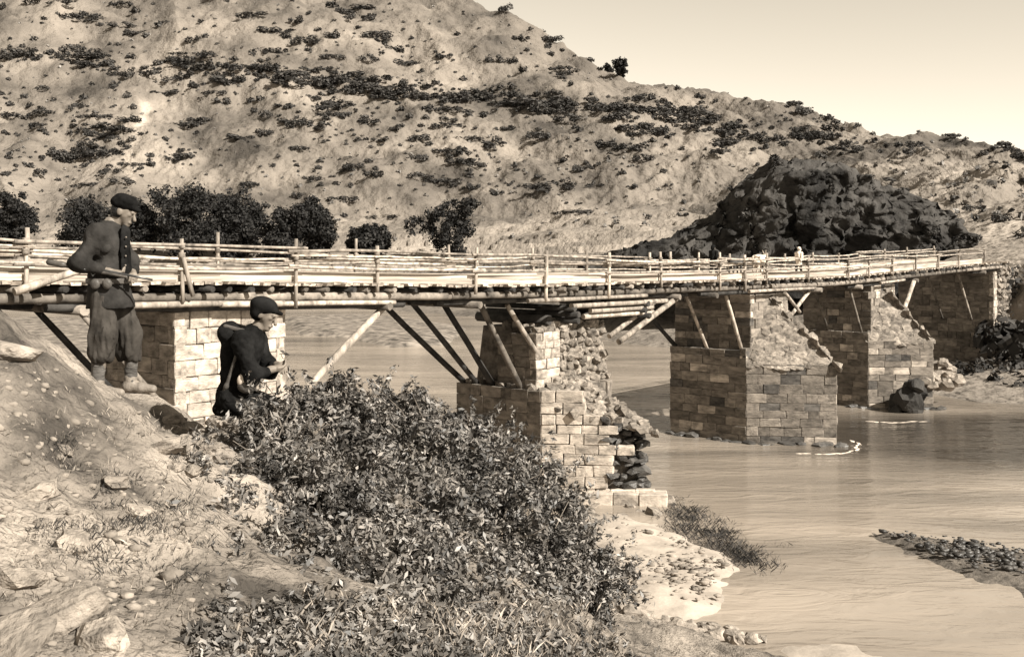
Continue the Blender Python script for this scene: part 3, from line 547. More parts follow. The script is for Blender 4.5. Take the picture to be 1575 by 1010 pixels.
# ------------------------------------------------------------------ foliage
def leaves(centres, radii, count, size, rnd, aspect=2.2, shell=.55, up=.3, tones=(.5, 1.6), flat=1.0):
    C = np.asarray(centres, float); Rr = np.asarray(radii, float); wgt = Rr**2; idx = rnd.choice(len(C), count, p=wgt/wgt.sum())
    d = rnd.normal(size=(count, 3)); d /= np.linalg.norm(d, axis=1)[:, None]; rad = (shell+(1-shell)*rnd.random(count))**.8
    sc = np.ones((count, 3)); sc[:, 2] = flat
    P = C[idx]+d*sc*(Rr[idx]*rad*(1+.18*rnd.normal(size=count)))[:, None]
    nrm = d+rnd.normal(size=(count, 3))*.7+np.array([0, 0, up]); nrm /= np.linalg.norm(nrm, axis=1)[:, None]
    t = np.cross(nrm, rnd.normal(size=(count, 3))); t /= np.linalg.norm(t, axis=1)[:, None]; b = np.cross(nrm, t)
    s = size*(.45+1.2*rnd.random(count)**1.6)[:, None]; L_ = t*s*aspect*.5; Wd = b*s*.5
    V = np.stack([P-L_, P+Wd-L_*.1+nrm*s*.12, P+L_, P-Wd-L_*.1+nrm*s*.12], 1).reshape(-1, 3)
    F = np.arange(count*4).reshape(-1, 4); tone = np.repeat(rnd.uniform(*tones, count), 4); return V, F, tone
def blob(name, centres, radii, count, size, m, rnd, **k):
    V, F, t = leaves(centres, radii, count, size, rnd, **k); return mesh_np(name, V, F, False, m, t)

# scrub on the hill: shared meshes
SC = []
for i in range(7):
    r_ = np.random.default_rng(100+i); nb = r_.integers(4, 8); c_ = r_.normal(size=(nb, 3))*np.array([.42, .35, .12])+np.array([0, 0, .32]); SC.append(blob('scrub_bush', c_, r_.uniform(.22, .42, nb), 420, .13, M['scrub'], r_, aspect=1.5))
rs = np.random.default_rng(77); spots = []
def dens(px, py):
    d = .17
    band = np.interp(px, [0, 230, 530, 700, 850, 1000, 1200, 1400], [88, 105, 128, 150, 165, 185, 212, 238]); d += 2.0*math.exp(-((py-band)/11)**2)
    if 60 < px < 190 and 170 < py < 260: d += .5
    if 200 < px < 330 and 190 < py < 260: d += .3
    if 950 < px < 1400 and 150 < py < 250: d += .35
    if 480 < px < 800 and 120 < py < 300: d += .18
    if py > 290: d *= .4
    if 1060 < px < 1520 and py > 222: d *= .15
    return d*(.55+.9*max(0, float(vnoise(np.array([[px, py, 0.]]), .012, 5)[0])+.5))
tries = 0
while len(spots) < 1500 and tries < 90000:
    tries += 1; px = rs.uniform(-60, 1640); py = rs.uniform(-20, 345)
    if rs.random() > dens(px, py)*.8: continue
    p, s_ = hill_pt(px, py)
    if p is None or s_ < 2.6 or s_ > 6.15: continue
    big = rs.random()**3; sz = (4.5+15*big)*p.y/FPX*(1.15 if abs(py-np.interp(px, [0, 1400], [90, 235])) < 25 else 1); spots.append((sz*FPX/p.y, sz, p))
spots.sort(key=lambda q: -q[0])
for k, (_, sz, p) in enumerate(spots[:285]):
    tag(obj('scrub_bush', SC[k % 7], None, p-Vector((0, 0, sz*.06)), rot=(0, 0, rs.uniform(-.5, .5)+(math.pi if rs.random() < .5 else 0)), scale=(sz*rs.uniform(.8, 1.9), sz, sz*rs.uniform(.5, 1.0))), 'small dark scrub bush dotted on the dry hillside', 'bush', 'scrub bushes on the hillside')
VV, FF, TT, nvt = [], [], [], 0
for k, (_, sz, p) in enumerate(spots[285:]):
    V, F, t = leaves([[0, 0, .3], [.3, .1, .25], [-.3, 0, .25]], [.4, .3, .3], 70, .24, rs, aspect=1.4); V = V*sz+np.array(p); VV.append(V); FF.append(F+nvt); TT.append(t); nvt += len(V)
tag(obj('undergrowth', mesh_np('undergrowth', np.concatenate(VV), np.concatenate(FF), False, M['scrub'], np.concatenate(TT))), 'scattered low scrub among the hillside bushes', kind='stuff')
VV, FF, TT, nvt = [], [], [], 0
for k in range(1100):                                 # fine low scrub and dead grass that roughens the slope
    p, s_ = hill_pt(rs.uniform(-40, 1620), rs.uniform(-10, 372))
    if p is None or s_ < 2.2 or s_ > 6.2: continue
    sz = rs.uniform(.35, 1.1); V, F, t = leaves([[0, 0, .2], [.4*rs.normal(), .2*rs.normal(), .15]], [.5, .4], 12, .55, rs, aspect=1.6); VV.append(V*sz+np.array(p)); FF.append(F+nvt); TT.append(t*rs.uniform(1.2, 4.5)); nvt += len(V)
tag(obj('undergrowth', mesh_np('undergrowth', np.concatenate(VV), np.concatenate(FF), False, M['scrub'], np.concatenate(TT))), 'thin dry herbs covering the hillside', kind='stuff')
# trees at the hill's foot
def tree(px, py_top, py_base, wpx, Y, label, seed, n=17000, name='broad_tree', lobes=15, m='tree', cat='tree', group='trees in the row behind the railing', pts_=None):
    r_ = np.random.default_rng(seed); k = Y/FPX; base = at(px, py_base, Y); H = (py_base-py_top)*k; wd = wpx*k
    o = empty(name, base, label, cat, group); cs, rs_ = [], []
    if pts_:
        for (x, y, r) in pts_: q = at(x, y, Y); cs.append([q.x, q.y+r_.normal()*r*k*.5, q.z]); rs_.append(r*k)
    else:
        for i in range(lobes):
            a = r_.uniform(0, 6.3); rr = r_.uniform(0, .32)*wd; cs.append([base.x+math.cos(a)*rr, base.y+math.sin(a)*rr, base.z+H*r_.uniform(.12, .80)]); rs_.append(r_.uniform(.20, .32)*min(wd, H))
        cs.append([base.x, base.y, base.z+H*.8]); rs_.append(.2*H)
    sc_, sr_ = [], []
    for c_, r0 in zip(cs, rs_):
        for j in range(9): d = r_.normal(size=3); d /= np.linalg.norm(d); sc_.append(np.array(c_)+d*r0*r_.uniform(.3, 1.05)); sr_.append(r0*r_.uniform(.3, .6))
    me = blob('crown', np.array(sc_)-np.array(base), sr_, n, .40*Y/240, M[m], r_, aspect=1.5, shell=.25, tones=(.4, 1.7)); obj('crown', me, o, base)
    top = Vector(np.mean(cs, axis=0)); tk_ = pole('trunk', base-Vector((0, 0, .5)), top, .05*H*.6+.1, .1, M['bark'], o, .02, 8, 5)
    for c_ in cs[:4]: pole('limb', base.lerp(top, .35), Vector(c_), .12, .05, M['bark'], tk_, .03, 6, 4)
    return o
tree(22, 292, 396, 66, 235, 'lone dark tree beside the pale stake post', 1)
tree(140, 303, 396, 125, 232, 'broad dark tree behind the standing man', 2)
tree(213, 303, 396, 85, 236, 'dark tree just past the standing man', 3)
tree(290, 288, 396, 125, 233, 'tall dark tree with several rounded heads', 4, lobes=19)
tree(368, 288, 396, 120, 237, 'dark tree with pale gaps between two rounded heads', 5, lobes=19)
tree(434, 318, 396, 80, 228, 'low rounded grey tree beside the oval tree', 6)
tree(486, 306, 398, 0, 232, 'dense oval dark tree at the end of the row', 7, pts_=[(486, 330, 26), (478, 322, 20), (494, 335, 22), (490, 355, 24), (482, 345, 22), (498, 365, 18), (488, 378, 20)])
tree(567, 338, 398, 70, 230, 'low dome shaped dark tree standing alone', 8, pts_=[(567, 362, 22), (550, 366, 17), (585, 364, 18), (545, 380, 14), (567, 380, 22), (592, 380, 12), (580, 352, 12)])
tree(690, 303, 400, 90, 226, 'dark tree with ragged flaring upright crown', 9, n=7000, pts_=[(640, 350, 16), (655, 345, 18), (672, 340, 20), (690, 335, 22), (708, 330, 20), (722, 318, 14), (730, 312, 9), (700, 312, 9), (680, 325, 12), (690, 360, 26), (705, 375, 22), (672, 365, 18), (715, 352, 18), (700, 388, 18)])
def ridge(px): i = int(np.argmin(np.abs(ts-(px-787.5)/FPX))); r = HOR-FPX*HZF[i]/HY[i]; j = int(np.argmin(r)); return float(r[j]), float(HY[i, j])
_r, _y = ridge(955); tree(955, _r-28, _r+3, 22, _y-1, 'small spindly tree on the skyline ridge', 10, n=1600, group='trees on the skyline')
_r, _y = ridge(935); tree(935, _r-13, _r+3, 22, _y-1, 'round shrub beside the skyline tree', 11, n=1200, name='ridge_shrub', cat='shrub', group='trees on the skyline')
# scrub clothing the crag and the far abutment
rk = np.random.default_rng(5); CR = OP.reshape(len(sx), len(vv), 3)
for k in range(18):
    i = int(rk.integers(30, len(sx)-12)); j = int(rk.integers(6, 75)); p = Vector(CR[i, j]); sz = rk.uniform(.6, 1.6)
    tag(obj('crag_bush', SC[k % 7], None, p-Vector((0, .2, sz*.15)), rot=(0, 0, rk.uniform(0, 6)), scale=(sz, sz, sz*.8)), 'dark bush clinging to the craggy outcrop', 'bush', 'bushes on the craggy outcrop')
for px, py, Y, sz, lab in ((1548, 520, 82, 4.2, 'large dark bush against the abutment return wall'), (1580, 560, 80, 4.0, 'dark bush at the water edge below the abutment'), (1500, 575, 79, 2.6, 'low dark bush at the foot of the abutment'), (1560, 585, 76, 2.2, 'small bush on the pale strip of far shore'), (1562, 440, 88, 3.0, 'bush growing beside the top of the abutment'), (1535, 600, 74, 1.8, 'low scrub at the far water line')):
    p = at(px, py, Y); p.z -= sz*.35; tag(obj('bank_bush', SC[int(sz*3) % 7], None, p, scale=(sz, sz, sz)), lab, 'bush')

# boulders: rubble heap at the far pier foot, bank stones, foreground rocks
rq = random.Random(19)
def boulder(px, py, Y, s_, label, group=None, lib=BLD, name='boulder', sink=.15):
    p = at(px, py, Y); tag(obj(name, rq.choice(lib), None, p-Vector((0, 0, s_*sink)), rot=(rq.uniform(-.3, .3), rq.uniform(-.3, .3), rq.uniform(0, 6)), scale=(s_*1.2, s_, s_*.9)), label, 'boulder', group)
for k in range(26):
    px = rq.uniform(1418, 1480); py = 590-(rq.random()**1.2)*46*(1-abs(px-1445)/50); boulder(px, py, 66+rq.uniform(-1, 1.5)+(590-py)*.06, rq.uniform(.5, 1.2), 'pale boulder in the heap beside the farther pier', 'boulders heaped at the farther pier', name='heap_boulder')
for k, (px, py, s_) in enumerate(((1392, 628, 1.9), (1402, 606, 1.5), (1378, 636, 1.2), (1408, 634, 1.3), (1398, 616, 1.5), (1408, 592, 1.0))):
    tag(obj('dark_rock', lump_mesh('dark_rock', M['crag'], 93+k, 2, .55), None, at(px, py, 64.6-.2*k), rot=(rq.uniform(-.4, .4), .5, rq.uniform(0, 6)), scale=(s_, s_, s_*1.2)), 'dark angular rock piled against the farther pier', 'boulder', 'dark rocks against the farther pier')
for k in range(34):
    px = rq.uniform(950, 1175); py = 1008-rq.random()*62*(1-abs(px-1070)/160); X, Y = wp(px, min(py, 985)); s_ = rq.uniform(.25, .62); z = max(bz(X, Y), WZ)
    tag(obj('bank_stone', rq.choice(BLD), None, (X, Y, z+s_*.1), rot=(rq.uniform(-.3, .3), rq.uniform(-.3, .3), rq.uniform(0, 6)), scale=(s_*1.2, s_, s_*.9)), 'pale rounded stone at the water edge below the bush', 'stone', 'stones at the water edge')
YS = np.concatenate([np.arange(2.5, 14, .04), np.arange(14, 40, .12)])
def on_banks(q):                                     # first bank point met along each sight line
    q = np.asarray(q, float); out = []
    for c in range(0, len(q), 60):
        g = q[c:c+60]; kx = (g[:, 0]-787.5)/FPX; kz = -(g[:, 1]-HOR)/FPX; XYg = np.stack([kx[:, None]*YS, np.broadcast_to(YS, (len(g), len(YS)))], -1)
        hit = kz[:, None]*YS <= bank_z(XYg.reshape(-1, 2)).reshape(len(g), -1); j = np.where(hit.any(1), hit.argmax(1), 190)
        out += [Vector((kx[i]*YS[j[i]], YS[j[i]], kz[i]*YS[j[i]])) for i in range(len(g)) if hit[i].any()]
    return out
def on_bank(px, py, *a): return on_banks([(px, py)])[0]
for px, py, s_, lab in ((95, 945, .34, 'big pale rounded boulder with dark hollow below it'), (30, 985, .30, 'pale boulder at the foot of the big rounded boulder'), (160, 985, .24, 'brownish boulder leaning on the big rounded boulder'), (25, 890, .20, 'small white rock on the bare slope'), (45, 765, .26, 'flat brown rock sunk in the slope'), (100, 692, .13, 'small dark rock on the upper slope'),
        (175, 742, .17, 'dark split rock on the slope'), (110, 835, .20, 'weathered rock half buried in the slope'), (205, 785, .18, 'rock with dry brush around it'), (250, 690, .22, 'rock on the lip of the bank'), (15, 545, .3, 'rounded rock on the bank crest')):
    p = on_bank(px, py); tag(obj('boulder', rq.choice(BLD), None, p, rot=(rq.uniform(-.3, .3), rq.uniform(-.3, .3), rq.uniform(0, 6)), scale=(s_*1.35, s_, s_*.75)), lab, 'boulder')
for p in on_banks([(rq.uniform(250, 345), rq.uniform(645, 725)) for _ in range(40)]):
    s_ = rq.uniform(.12, .34)*p.y/14
    tag(obj('slope_stone', rq.choice(BLD), None, p, rot=(rq.uniform(-.3, .3), rq.uniform(-.3, .3), rq.uniform(0, 6)), scale=(s_*1.3, s_, s_*.8)), 'pale stone strewn below the bright pier', 'stone', 'stones strewn below the bright pier')
PB = on_banks([(rq.uniform(-40, 330), rq.uniform(560, 1040)) for _ in range(2600)])
Vp, Fp, nvp = [], [], 0
ico = [np.array([v.co[:] for v in l.vertices]) for l in RUB]; icf = [np.array([p.vertices[:] for p in l.polygons]) for l in RUB]
for p in PB:
    k = rq.randrange(7); s_ = (.008+.05*rq.random()**4)*(1 if rq.random() < .96 else 2); Vp.append(ico[k]*s_*np.array([1.3, 1, .8])+np.array(p)); Fp.append(icf[k]+nvp); nvp += len(ico[k])
tag(obj('pebbles', mesh_np('pebbles', np.concatenate(Vp), np.concatenate(Fp), False, M['rock'])), 'small stones scattered over the earth slope', kind='stuff')

for poly, lab, m_ in (([(1345, 822), (1470, 834), (1600, 856), (1640, 900), (1500, 886), (1420, 858)], 'loose stones scattered on the gravel bar', 'wetrock'), ([(950, 800), (1060, 840), (1130, 875), (1110, 935), (980, 940), (940, 870)], 'loose stones scattered on the sand shoal', 'rock')):
    Vp, Fp, nvp = [], [], 0; q0 = np.array(poly, float)
    for k in range(420):
        w_ = RNG.dirichlet(np.ones(len(q0))*.45); X, Y = wp(*(w_@q0)); s_ = .05+.22*rq.random()**3; j = rq.randrange(7); Vp.append(ico[j]*s_*np.array([1.4, 1, .7])+np.array([X, Y, WZ+.2+.05*rq.random()])); Fp.append(icf[j]+nvp); nvp += len(ico[j])
    tag(obj('gravel', mesh_np('gravel', np.concatenate(Vp), np.concatenate(Fp), False, M[m_])), lab, kind='stuff')
# foreground bush
rbu = np.random.default_rng(9)
bl = [(330, 780, 7.2, .28), (400, 745, 7.6, .30), (350, 850, 6.8, .34), (490, 655, 8.6, .26), (445, 790, 7.6, .40), (545, 660, 8.8, .28), (570, 740, 8.4, .42), (610, 665, 9.2, .28), (655, 700, 9.0, .36), (690, 690, 9.4, .28), (690, 770, 8.6, .42), (755, 760, 9.2, .36), (770, 820, 8.6, .40), (835, 815, 9.2, .32), (850, 880, 8.8, .36), (890, 850, 9.6, .26),
      (910, 900, 9.2, .30), (620, 820, 7.8, .46), (520, 850, 7.2, .44), (440, 890, 6.6, .38), (700, 870, 7.8, .42), (560, 930, 6.6, .34), (660, 940, 7.0, .32), (780, 910, 8.0, .34), (470, 615, 9.0, .13), (580, 625, 9.2, .16), (940, 890, 9.8, .20), (440, 680, 8.2, .20), (415, 660, 8.2, .14), (300, 820, 6.8, .20), (345, 900, 6.2, .28), (430, 950, 5.8, .26), (820, 940, 8.4, .34), (900, 940, 9.4, .30), (700, 960, 6.8, .26), (560, 975, 5.8, .22),
      (620, 880, 7.2, .4), (480, 730, 7.9, .28), (500, 780, 7.4, .36), (370, 690, 8.0, .12), (725, 682, 9.6, .26), (782, 715, 9.6, .28), (838, 752, 9.8, .27), (760, 740, 9.2, .3), (300, 760, 7.0, .22), (285, 870, 6.4, .26), (325, 960, 5.6, .22), (885, 815, 10, .2), (640, 640, 9.2, .2), (520, 620, 9.0, .2), (395, 675, 8.0, .13), (430, 650, 8.2, .13)]
bo = empty('leafy_bush', at(610, 900, 8.2), 'big dense leafy bush spilling over the bank below the ruined pier', 'bush')
cs = [at(a, b, c) for a, b, c, _ in bl]
bc, br = [], []
for c, (*_, r) in zip(cs, bl):                       # each mass is broken into many small sprays
    for j in range(34):
        d = rbu.normal(size=3); d /= np.linalg.norm(d); bc.append(np.array(c-WORLD[bo.name])+d*r*rbu.uniform(.35, 1.12)); br.append(r*rbu.uniform(.14, .40))
obj('foliage', blob('foliage', bc, br, 250000, .0175, M['leaf'], rbu, aspect=2.6, shell=.1, up=.5, tones=(.2, 3.0)), bo, WORLD[bo.name])
sv_, sf_, st_, ns_ = [], [], [], 0
for j in range(420):                                  # leafy shoots that break the outline
    i = int(rbu.integers(len(cs))); d = rbu.normal(size=3)+np.array([0, -.2, .9]); d /= np.linalg.norm(d); p0_ = np.array(cs[i]-WORLD[bo.name])+d*bl[i][3]*.8; L_ = rbu.uniform(.10, .36)
    V, F, t = leaves([p0_+d*L_*f for f in np.linspace(0, 1, 9)], [.03]*9, 44, .018, rbu, aspect=2.8, tones=(.4, 3.2)); sv_.append(V); sf_.append(F+ns_); st_.append(t); ns_ += len(V)
obj('shoots', mesh_np('shoots', np.concatenate(sv_), np.concatenate(sf_), False, M['leaf'], np.concatenate(st_)), bo, WORLD[bo.name])
root = [at(600, 930, 8.0), at(480, 900, 7.2), at(740, 900, 8.6)]
for k, c in enumerate(cs):
    r0 = min(root, key=lambda q: (q-c).length)+Vector((random.uniform(-.2, .2), random.uniform(-.2, .2), -.1)); mid = r0.lerp(c, .55)+Vector((random.uniform(-.2, .2), random.uniform(-.25, .1), .1))
    pole('stem', r0, mid, .022, .016, M['twig'], bo, .05, 6, 5); sm_ = pole('stem', mid, c+Vector((random.uniform(-.2, .2), -.1, random.uniform(-.1, .18))), .016, .006, M['twig'], bo, .06, 6, 5)
    for j in range(3): q = c+Vector((random.uniform(-.4, .4), random.uniform(-.4, .1), random.uniform(-.1, .28))); pole('twig', mid.lerp(c, .4), q, .008, .003, M['twig'], sm_, .08, 5, 4)
sk = tag(pole('stake', at(448, 700, 9.0), at(447, 612, 9.0), .04, .035, M['wood'], None, .01, 8, 4), 'pale upright stake standing in the bush', 'stake')
# grass and dry tufts
def tufts(name, where, per, h, m, label, rnd, spread=.05, lean=.5):
    Vt, Ft, tt = [], [], []; q = np.array([[p.x, p.y, p.z] for p in where]); n_ = len(q)*per; b = np.repeat(q, per, 0)+np.concatenate([rnd.normal(size=(n_, 2))*spread, np.zeros((n_, 1))], 1)
    hh = h*(.5+rnd.random(n_)); d = rnd.normal(size=(n_, 2))*lean*hh[:, None]; wv = rnd.normal(size=(n_, 2)); wv /= np.linalg.norm(wv, axis=1)[:, None]; wv *= .0016+.008*h
    z0 = np.zeros((n_, 1)); Vv = np.stack([b-np.c_[wv, z0], b+np.c_[wv, z0], b+np.c_[d*.4+wv*.6, hh*.6], b+np.c_[d, hh]], 1).reshape(-1, 3)
    return tag(obj(name, mesh_np(name, Vv, np.arange(n_*4).reshape(-1, 4), False, m, np.repeat(rnd.uniform(.5, 1.6, n_), 4))), label, kind='stuff')
rt = np.random.default_rng(4)
gc = on_banks([(rt.triangular(260, 640, 1030), rt.triangular(900, 1040, 1050)) for _ in range(1000)])
Vg, Fg, tg = leaves([tuple(p+Vector((0, 0, .03))) for p in gc], [.05]*len(gc), 26000, .016, rt, aspect=2.6, shell=.0, tones=(.4, 3.0))
tag(obj('ground_cover', mesh_np('ground_cover', Vg, Fg, False, M['leaf'], tg)), 'low leafy weeds spreading below the big bush', kind='stuff')
tufts('grass', on_banks([(rt.triangular(300, 680, 1020), rt.triangular(915, 1035, 1050)) for _ in range(420)]), 14, .05, M['grass'], 'dry grass below the leafy bush', rt, .07)
tufts('weeds', on_banks([(rt.uniform(130, 330), rt.uniform(730, 900)) for _ in range(60)]+[(x+rt.normal()*16, y+rt.normal()*12) for x, y in ((205, 785), (100, 695), (180, 745), (90, 820), (270, 690), (220, 800), (140, 850)) for _ in range(16)]), 16, .028, M['scrub'], 'dark dry weeds on the earth slope', rt, .05)
wpx = [wp(1035+130*f+rt.normal()*16, 785+85*f+rt.normal()*13) for f in rt.random(260)]
tufts('reeds', [Vector((x, y, WZ-.05)) for x, y in wpx], 14, .16, M['scrub'], 'low dark reeds in the shallows beside the sand shoal', rt, .22, .6)
tufts('grass', on_banks([(rt.uniform(0, 300), rt.uniform(600, 1000)) for _ in range(130)]), 12, .03, M['grass'], 'sparse dry grass on the earth slope', rt, .05)
# foam lines at the cutwaters
def foam(line, wd, label, seed):
    r_ = random.Random(seed); pts_ = [Vector(wp(*q)) for q in line]; Vv, F = [], []
    for a, b in zip(pts_[:-1], pts_[1:]):
        L_ = (b-a).length; d = (b-a)/L_; nr = Vector((-d.y, d.x)); x = 0
        while x < L_:                                  # broken streaks with ragged outlines
            l = r_.uniform(.25, .8); c = a+d*(x+l/2)+nr*r_.uniform(-.5, .5)*wd; k0 = len(Vv); n_ = 9
            Vv.append((c.x, c.y, WZ+.03))
            for k in range(n_): an = k/n_*6.283; q = c+d*math.cos(an)*l*.6*r_.uniform(.6, 1.1)+nr*math.sin(an)*wd*.35*r_.uniform(.4, 1.2); Vv.append((q.x, q.y, WZ+.006))
            F += [[k0, k0+1+k, k0+1+(k+1) % n_] for k in range(n_)]; x += l*r_.uniform(.6, 1.3)
    tag(obj('foam', mesh_np('foam', Vv, F, True, M['foam'])), label, kind='stuff')
foam([(1225, 698), (1290, 698), (1316, 692), (1324, 684), (1312, 677)], .28, 'white foam curling round the pier cutwater', 1); foam([(1330, 648), (1365, 650), (1412, 648)], .26, 'white foam line below the farther pier', 2)

# ------------------------------------------------------------------ figures: signed distance solids meshed by surface nets
def nets(F, org, h):
    s = F < 0; c = np.zeros(tuple(d-1 for d in F.shape), np.int8); sl = lambda d, n: slice(d, n-1+d)
    nx, ny, nz = F.shape; cn = [(i, j, k) for i in (0, 1) for j in (0, 1) for k in (0, 1)]
    for (i, j, k) in cn: c += s[sl(i, nx), sl(j, ny), sl(k, nz)]
    act = (c > 0) & (c < 8); ids = np.argwhere(act); num = np.full(act.shape, -1, np.int64); num[act] = np.arange(len(ids))
    acc = np.zeros((len(ids), 3)); cnt = np.zeros(len(ids))
    for a in cn:
        for ax in range(3):
            if a[ax]: continue
            b = list(a); b[ax] = 1; fa = F[ids[:, 0]+a[0], ids[:, 1]+a[1], ids[:, 2]+a[2]]; fb = F[ids[:, 0]+b[0], ids[:, 1]+b[1], ids[:, 2]+b[2]]
            m = (fa < 0) != (fb < 0); t = np.where(m, fa/np.where(m, fa-fb, 1), 0); q = np.array(a, float)[None]+np.eye(3)[ax][None]*t[:, None]; acc[m] += q[m]; cnt += m
    V = (ids+acc/cnt[:, None])*h+org; faces = []
    for ax in range(3):
        o1, o2 = [(1, 2), (2, 0), (0, 1)][ax]; lo = [slice(1, -1)]*3; lo[ax] = slice(0, -1); hi = [slice(1, -1)]*3; hi[ax] = slice(1, None)
        sa, sb = s[tuple(lo)], s[tuple(hi)]; e = np.argwhere(sa != sb); fl = sa[sa != sb]; off = np.array([1, 1, 1]); off[ax] = 0; e = e+off
        def cell(d1, d2): q = e.copy(); q[:, o1] -= d1; q[:, o2] -= d2; return num[q[:, 0], q[:, 1], q[:, 2]]
        Q = np.stack([cell(1, 1), cell(0, 1), cell(0, 0), cell(1, 0)], 1); Q[~fl] = Q[~fl][:, ::-1]; faces.append(Q)
    return V, np.concatenate(faces)
def sdf(prims, h=.008, k=.03, noise=None):
    pts_ = np.array([p for q in prims if q[0] in 'ce' for p in ([q[1], q[2]] if q[0] == 'c' else [np.array(q[1])-max(q[2]), np.array(q[1])+max(q[2])])]); rm = max([max(q[3], q[4]) for q in prims if q[0] == 'c'] or [0])
    lo = pts_.min(0)-rm-.05; hi = pts_.max(0)+rm+.05; nn = np.ceil((hi-lo)/h).astype(int)+1; F = np.full(tuple(nn), 1.0); ax = [lo[i]+np.arange(nn[i])*h for i in range(3)]
    for q in prims:
        if q[0] == 'c':
            a, b = np.array(q[1], float), np.array(q[2], float); r = max(q[3], q[4]); l_, h_ = np.minimum(a, b)-r-.09, np.maximum(a, b)+r+.09
        elif q[0] == 'e': a = np.array(q[1], float); r = np.array(q[2], float); l_, h_ = a-r.max()-.09, a+r.max()+.09
        else: l_, h_ = lo, hi
        i0 = np.clip(((l_-lo)/h).astype(int), 0, nn-1); i1 = np.clip(((h_-lo)/h).astype(int)+1, 1, nn); sl = tuple(slice(i0[d], i1[d]) for d in range(3))
        G = np.stack(np.meshgrid(*[ax[d][sl[d]] for d in range(3)], indexing='ij'), -1)
        if q[0] == 'c':
            ab = b-a; t = np.clip(((G-a)@ab)/max(ab@ab, 1e-9), 0, 1); D = np.linalg.norm(G-(a+t[..., None]*ab), axis=-1)-(q[3]+(q[4]-q[3])*t)
        elif q[0] == 'e':
            L_ = G-a
            if len(q) > 3: Rm = np.array(Euler(q[3]).to_matrix()); L_ = L_@Rm
            k0 = np.linalg.norm(L_/r, axis=-1); k1 = np.linalg.norm(L_/(r*r), axis=-1); D = np.where(k1 > 1e-6, k0*(k0-1)/np.maximum(k1, 1e-6), -r.min())
        else:                                          # ('p', point, normal): cut away the side the normal points to
            F[sl] = np.maximum(F[sl], (G-np.array(q[1]))@np.array(q[2])); continue
        f = F[sl]; kk_ = q[5] if q[0] == 'c' and len(q) > 5 else k; hh_ = np.clip(.5+.5*(f-D)/kk_, 0, 1); F[sl] = f+(D-f)*hh_-kk_*hh_*(1-hh_)
    if noise:
        G = np.stack(np.meshgrid(*ax, indexing='ij'), -1); near_ = np.abs(F) < .06; F[near_] += noise[0]*fbm(G[near_]*np.array(noise[2] if len(noise) > 2 else (1, 1, 1)), noise[1], 3, 5)
    return nets(F, lo, h)
def solid(name, prims, m, parent, loc, rz=0, **k):
    V, F = sdf(prims, **k); o = obj(name, mesh_np(name, V, F, True, m), parent, loc); o.rotation_euler = (0, 0, rz); return o
def hand(wrist, d, palm_n, curl=1.0, s=1.0):         # palm and five bent fingers
    wv = np.array(wrist); d = np.array(d)/np.linalg.norm(d); nrm = np.array(palm_n)-np.dot(palm_n, d)*d; nrm /= np.linalg.norm(nrm); sd_ = np.cross(d, nrm); out = [('c', wv, wv+d*.07*s, .026*s, .03*s)]
    for i, (o_, l) in enumerate(((-.03, .062), (-.011, .072), (.009, .068), (.028, .054))):
        b = wv+d*.085*s+sd_*o_*s; m1 = b+(d*math.cos(.5*curl)+nrm*math.sin(.5*curl))*l*.55*s; e = m1+(d*math.cos(1.3*curl)+nrm*math.sin(1.3*curl))*l*.6*s; out += [('c', wv+d*.05*s+sd_*o_*.9*s, b, .012*s, .0105*s, .008), ('c', b, m1, .0105*s, .0095*s, .004), ('c', m1, e, .0095*s, .008*s, .004)]
    t0 = wv+d*.03*s-sd_*.024*s; t1 = t0+(d*.6-sd_*.55+nrm*.4)*.045*s; out += [('c', t0, t1, .014*s, .012*s, .01), ('c', t1, t1+(d*.8+nrm*.5)*.035*s, .011*s, .009*s, .005)]; return out
def head(c, fwd, up):                                 # skull, jaw, nose, brow, ears; c is the head centre
    c = np.array(c); f = np.array(fwd)/np.linalg.norm(fwd); u_ = np.array(up)/np.linalg.norm(up); sdv = np.cross(u_, f)
    o = [('e', c+u_*.03-f*.012, (.088, .076, .092)), ('c', c-u_*.03+f*.03, c-u_*.085+f*.055, .058, .034), ('c', c+f*.09+u_*.012, c+f*.112-u_*.028, .010, .017, .012), ('c', c+f*.082+u_*.03-sdv*.03, c+f*.082+u_*.03+sdv*.03, .014, .014, .015),
         ('c', c+f*.085-u_*.062-sdv*.016, c+f*.085-u_*.062+sdv*.016, .011, .011, .008)]
    for s_ in (-1, 1): o += [('e', c-f*.008+sdv*s_*.08, (.022, .012, .032)), ('e', c+f*.07+sdv*s_*.034+u_*.002, (.012, .014, .009))]
    return o

# --- standing man with rifle
SL = at(185, 607, 9.5); SL.z = bz(SL.x, SL.y)+.0
so_ = empty('person', SL, 'standing man in tunic, baggy breeches and dark cap, rifle under his arm', 'person')
shR, shL = (-.13, -.17, 1.39), (-.10, .20, 1.40); elR, haR = (-.27, -.24, 1.14), (-.03, -.19, 1.07); elL, haL = (-.02, .30, 1.15), (.12, -.02, 1.04)
hipR, hipL, knR, knL, anR, anL = (-.12, -.10, .88), (-.08, .10, .88), (-.10, -.12, .48), (.03, .13, .48), (-.15, -.12, .10), (.04, .14, .10)
HC = (.03, .01, 1.575)
def limbs(e=0.0):
    return [('c', (-.10, 0, .90), (-.10, 0, 1.08), .125+e, .12+e), ('c', (-.10, 0, 1.08), (-.115, .01, 1.32), .12+e, .13+e), ('c', shR, shL, .065+e, .065+e), ('c', (-.10, -.06, 1.30), (-.10, .09, 1.30), .105+e, .105+e)]
body = limbs(-.02)+[('c', (-.09, .01, 1.42), (-.02, .01, 1.52), .06, .055)]+head(HC, (.92, -.1, -.38), (.38, -.03, .92))
for s_, e_, h_ in ((shR, elR, haR), (shL, elL, haL)): body += [('c', s_, e_, .05, .042), ('c', e_, h_, .042, .028)]
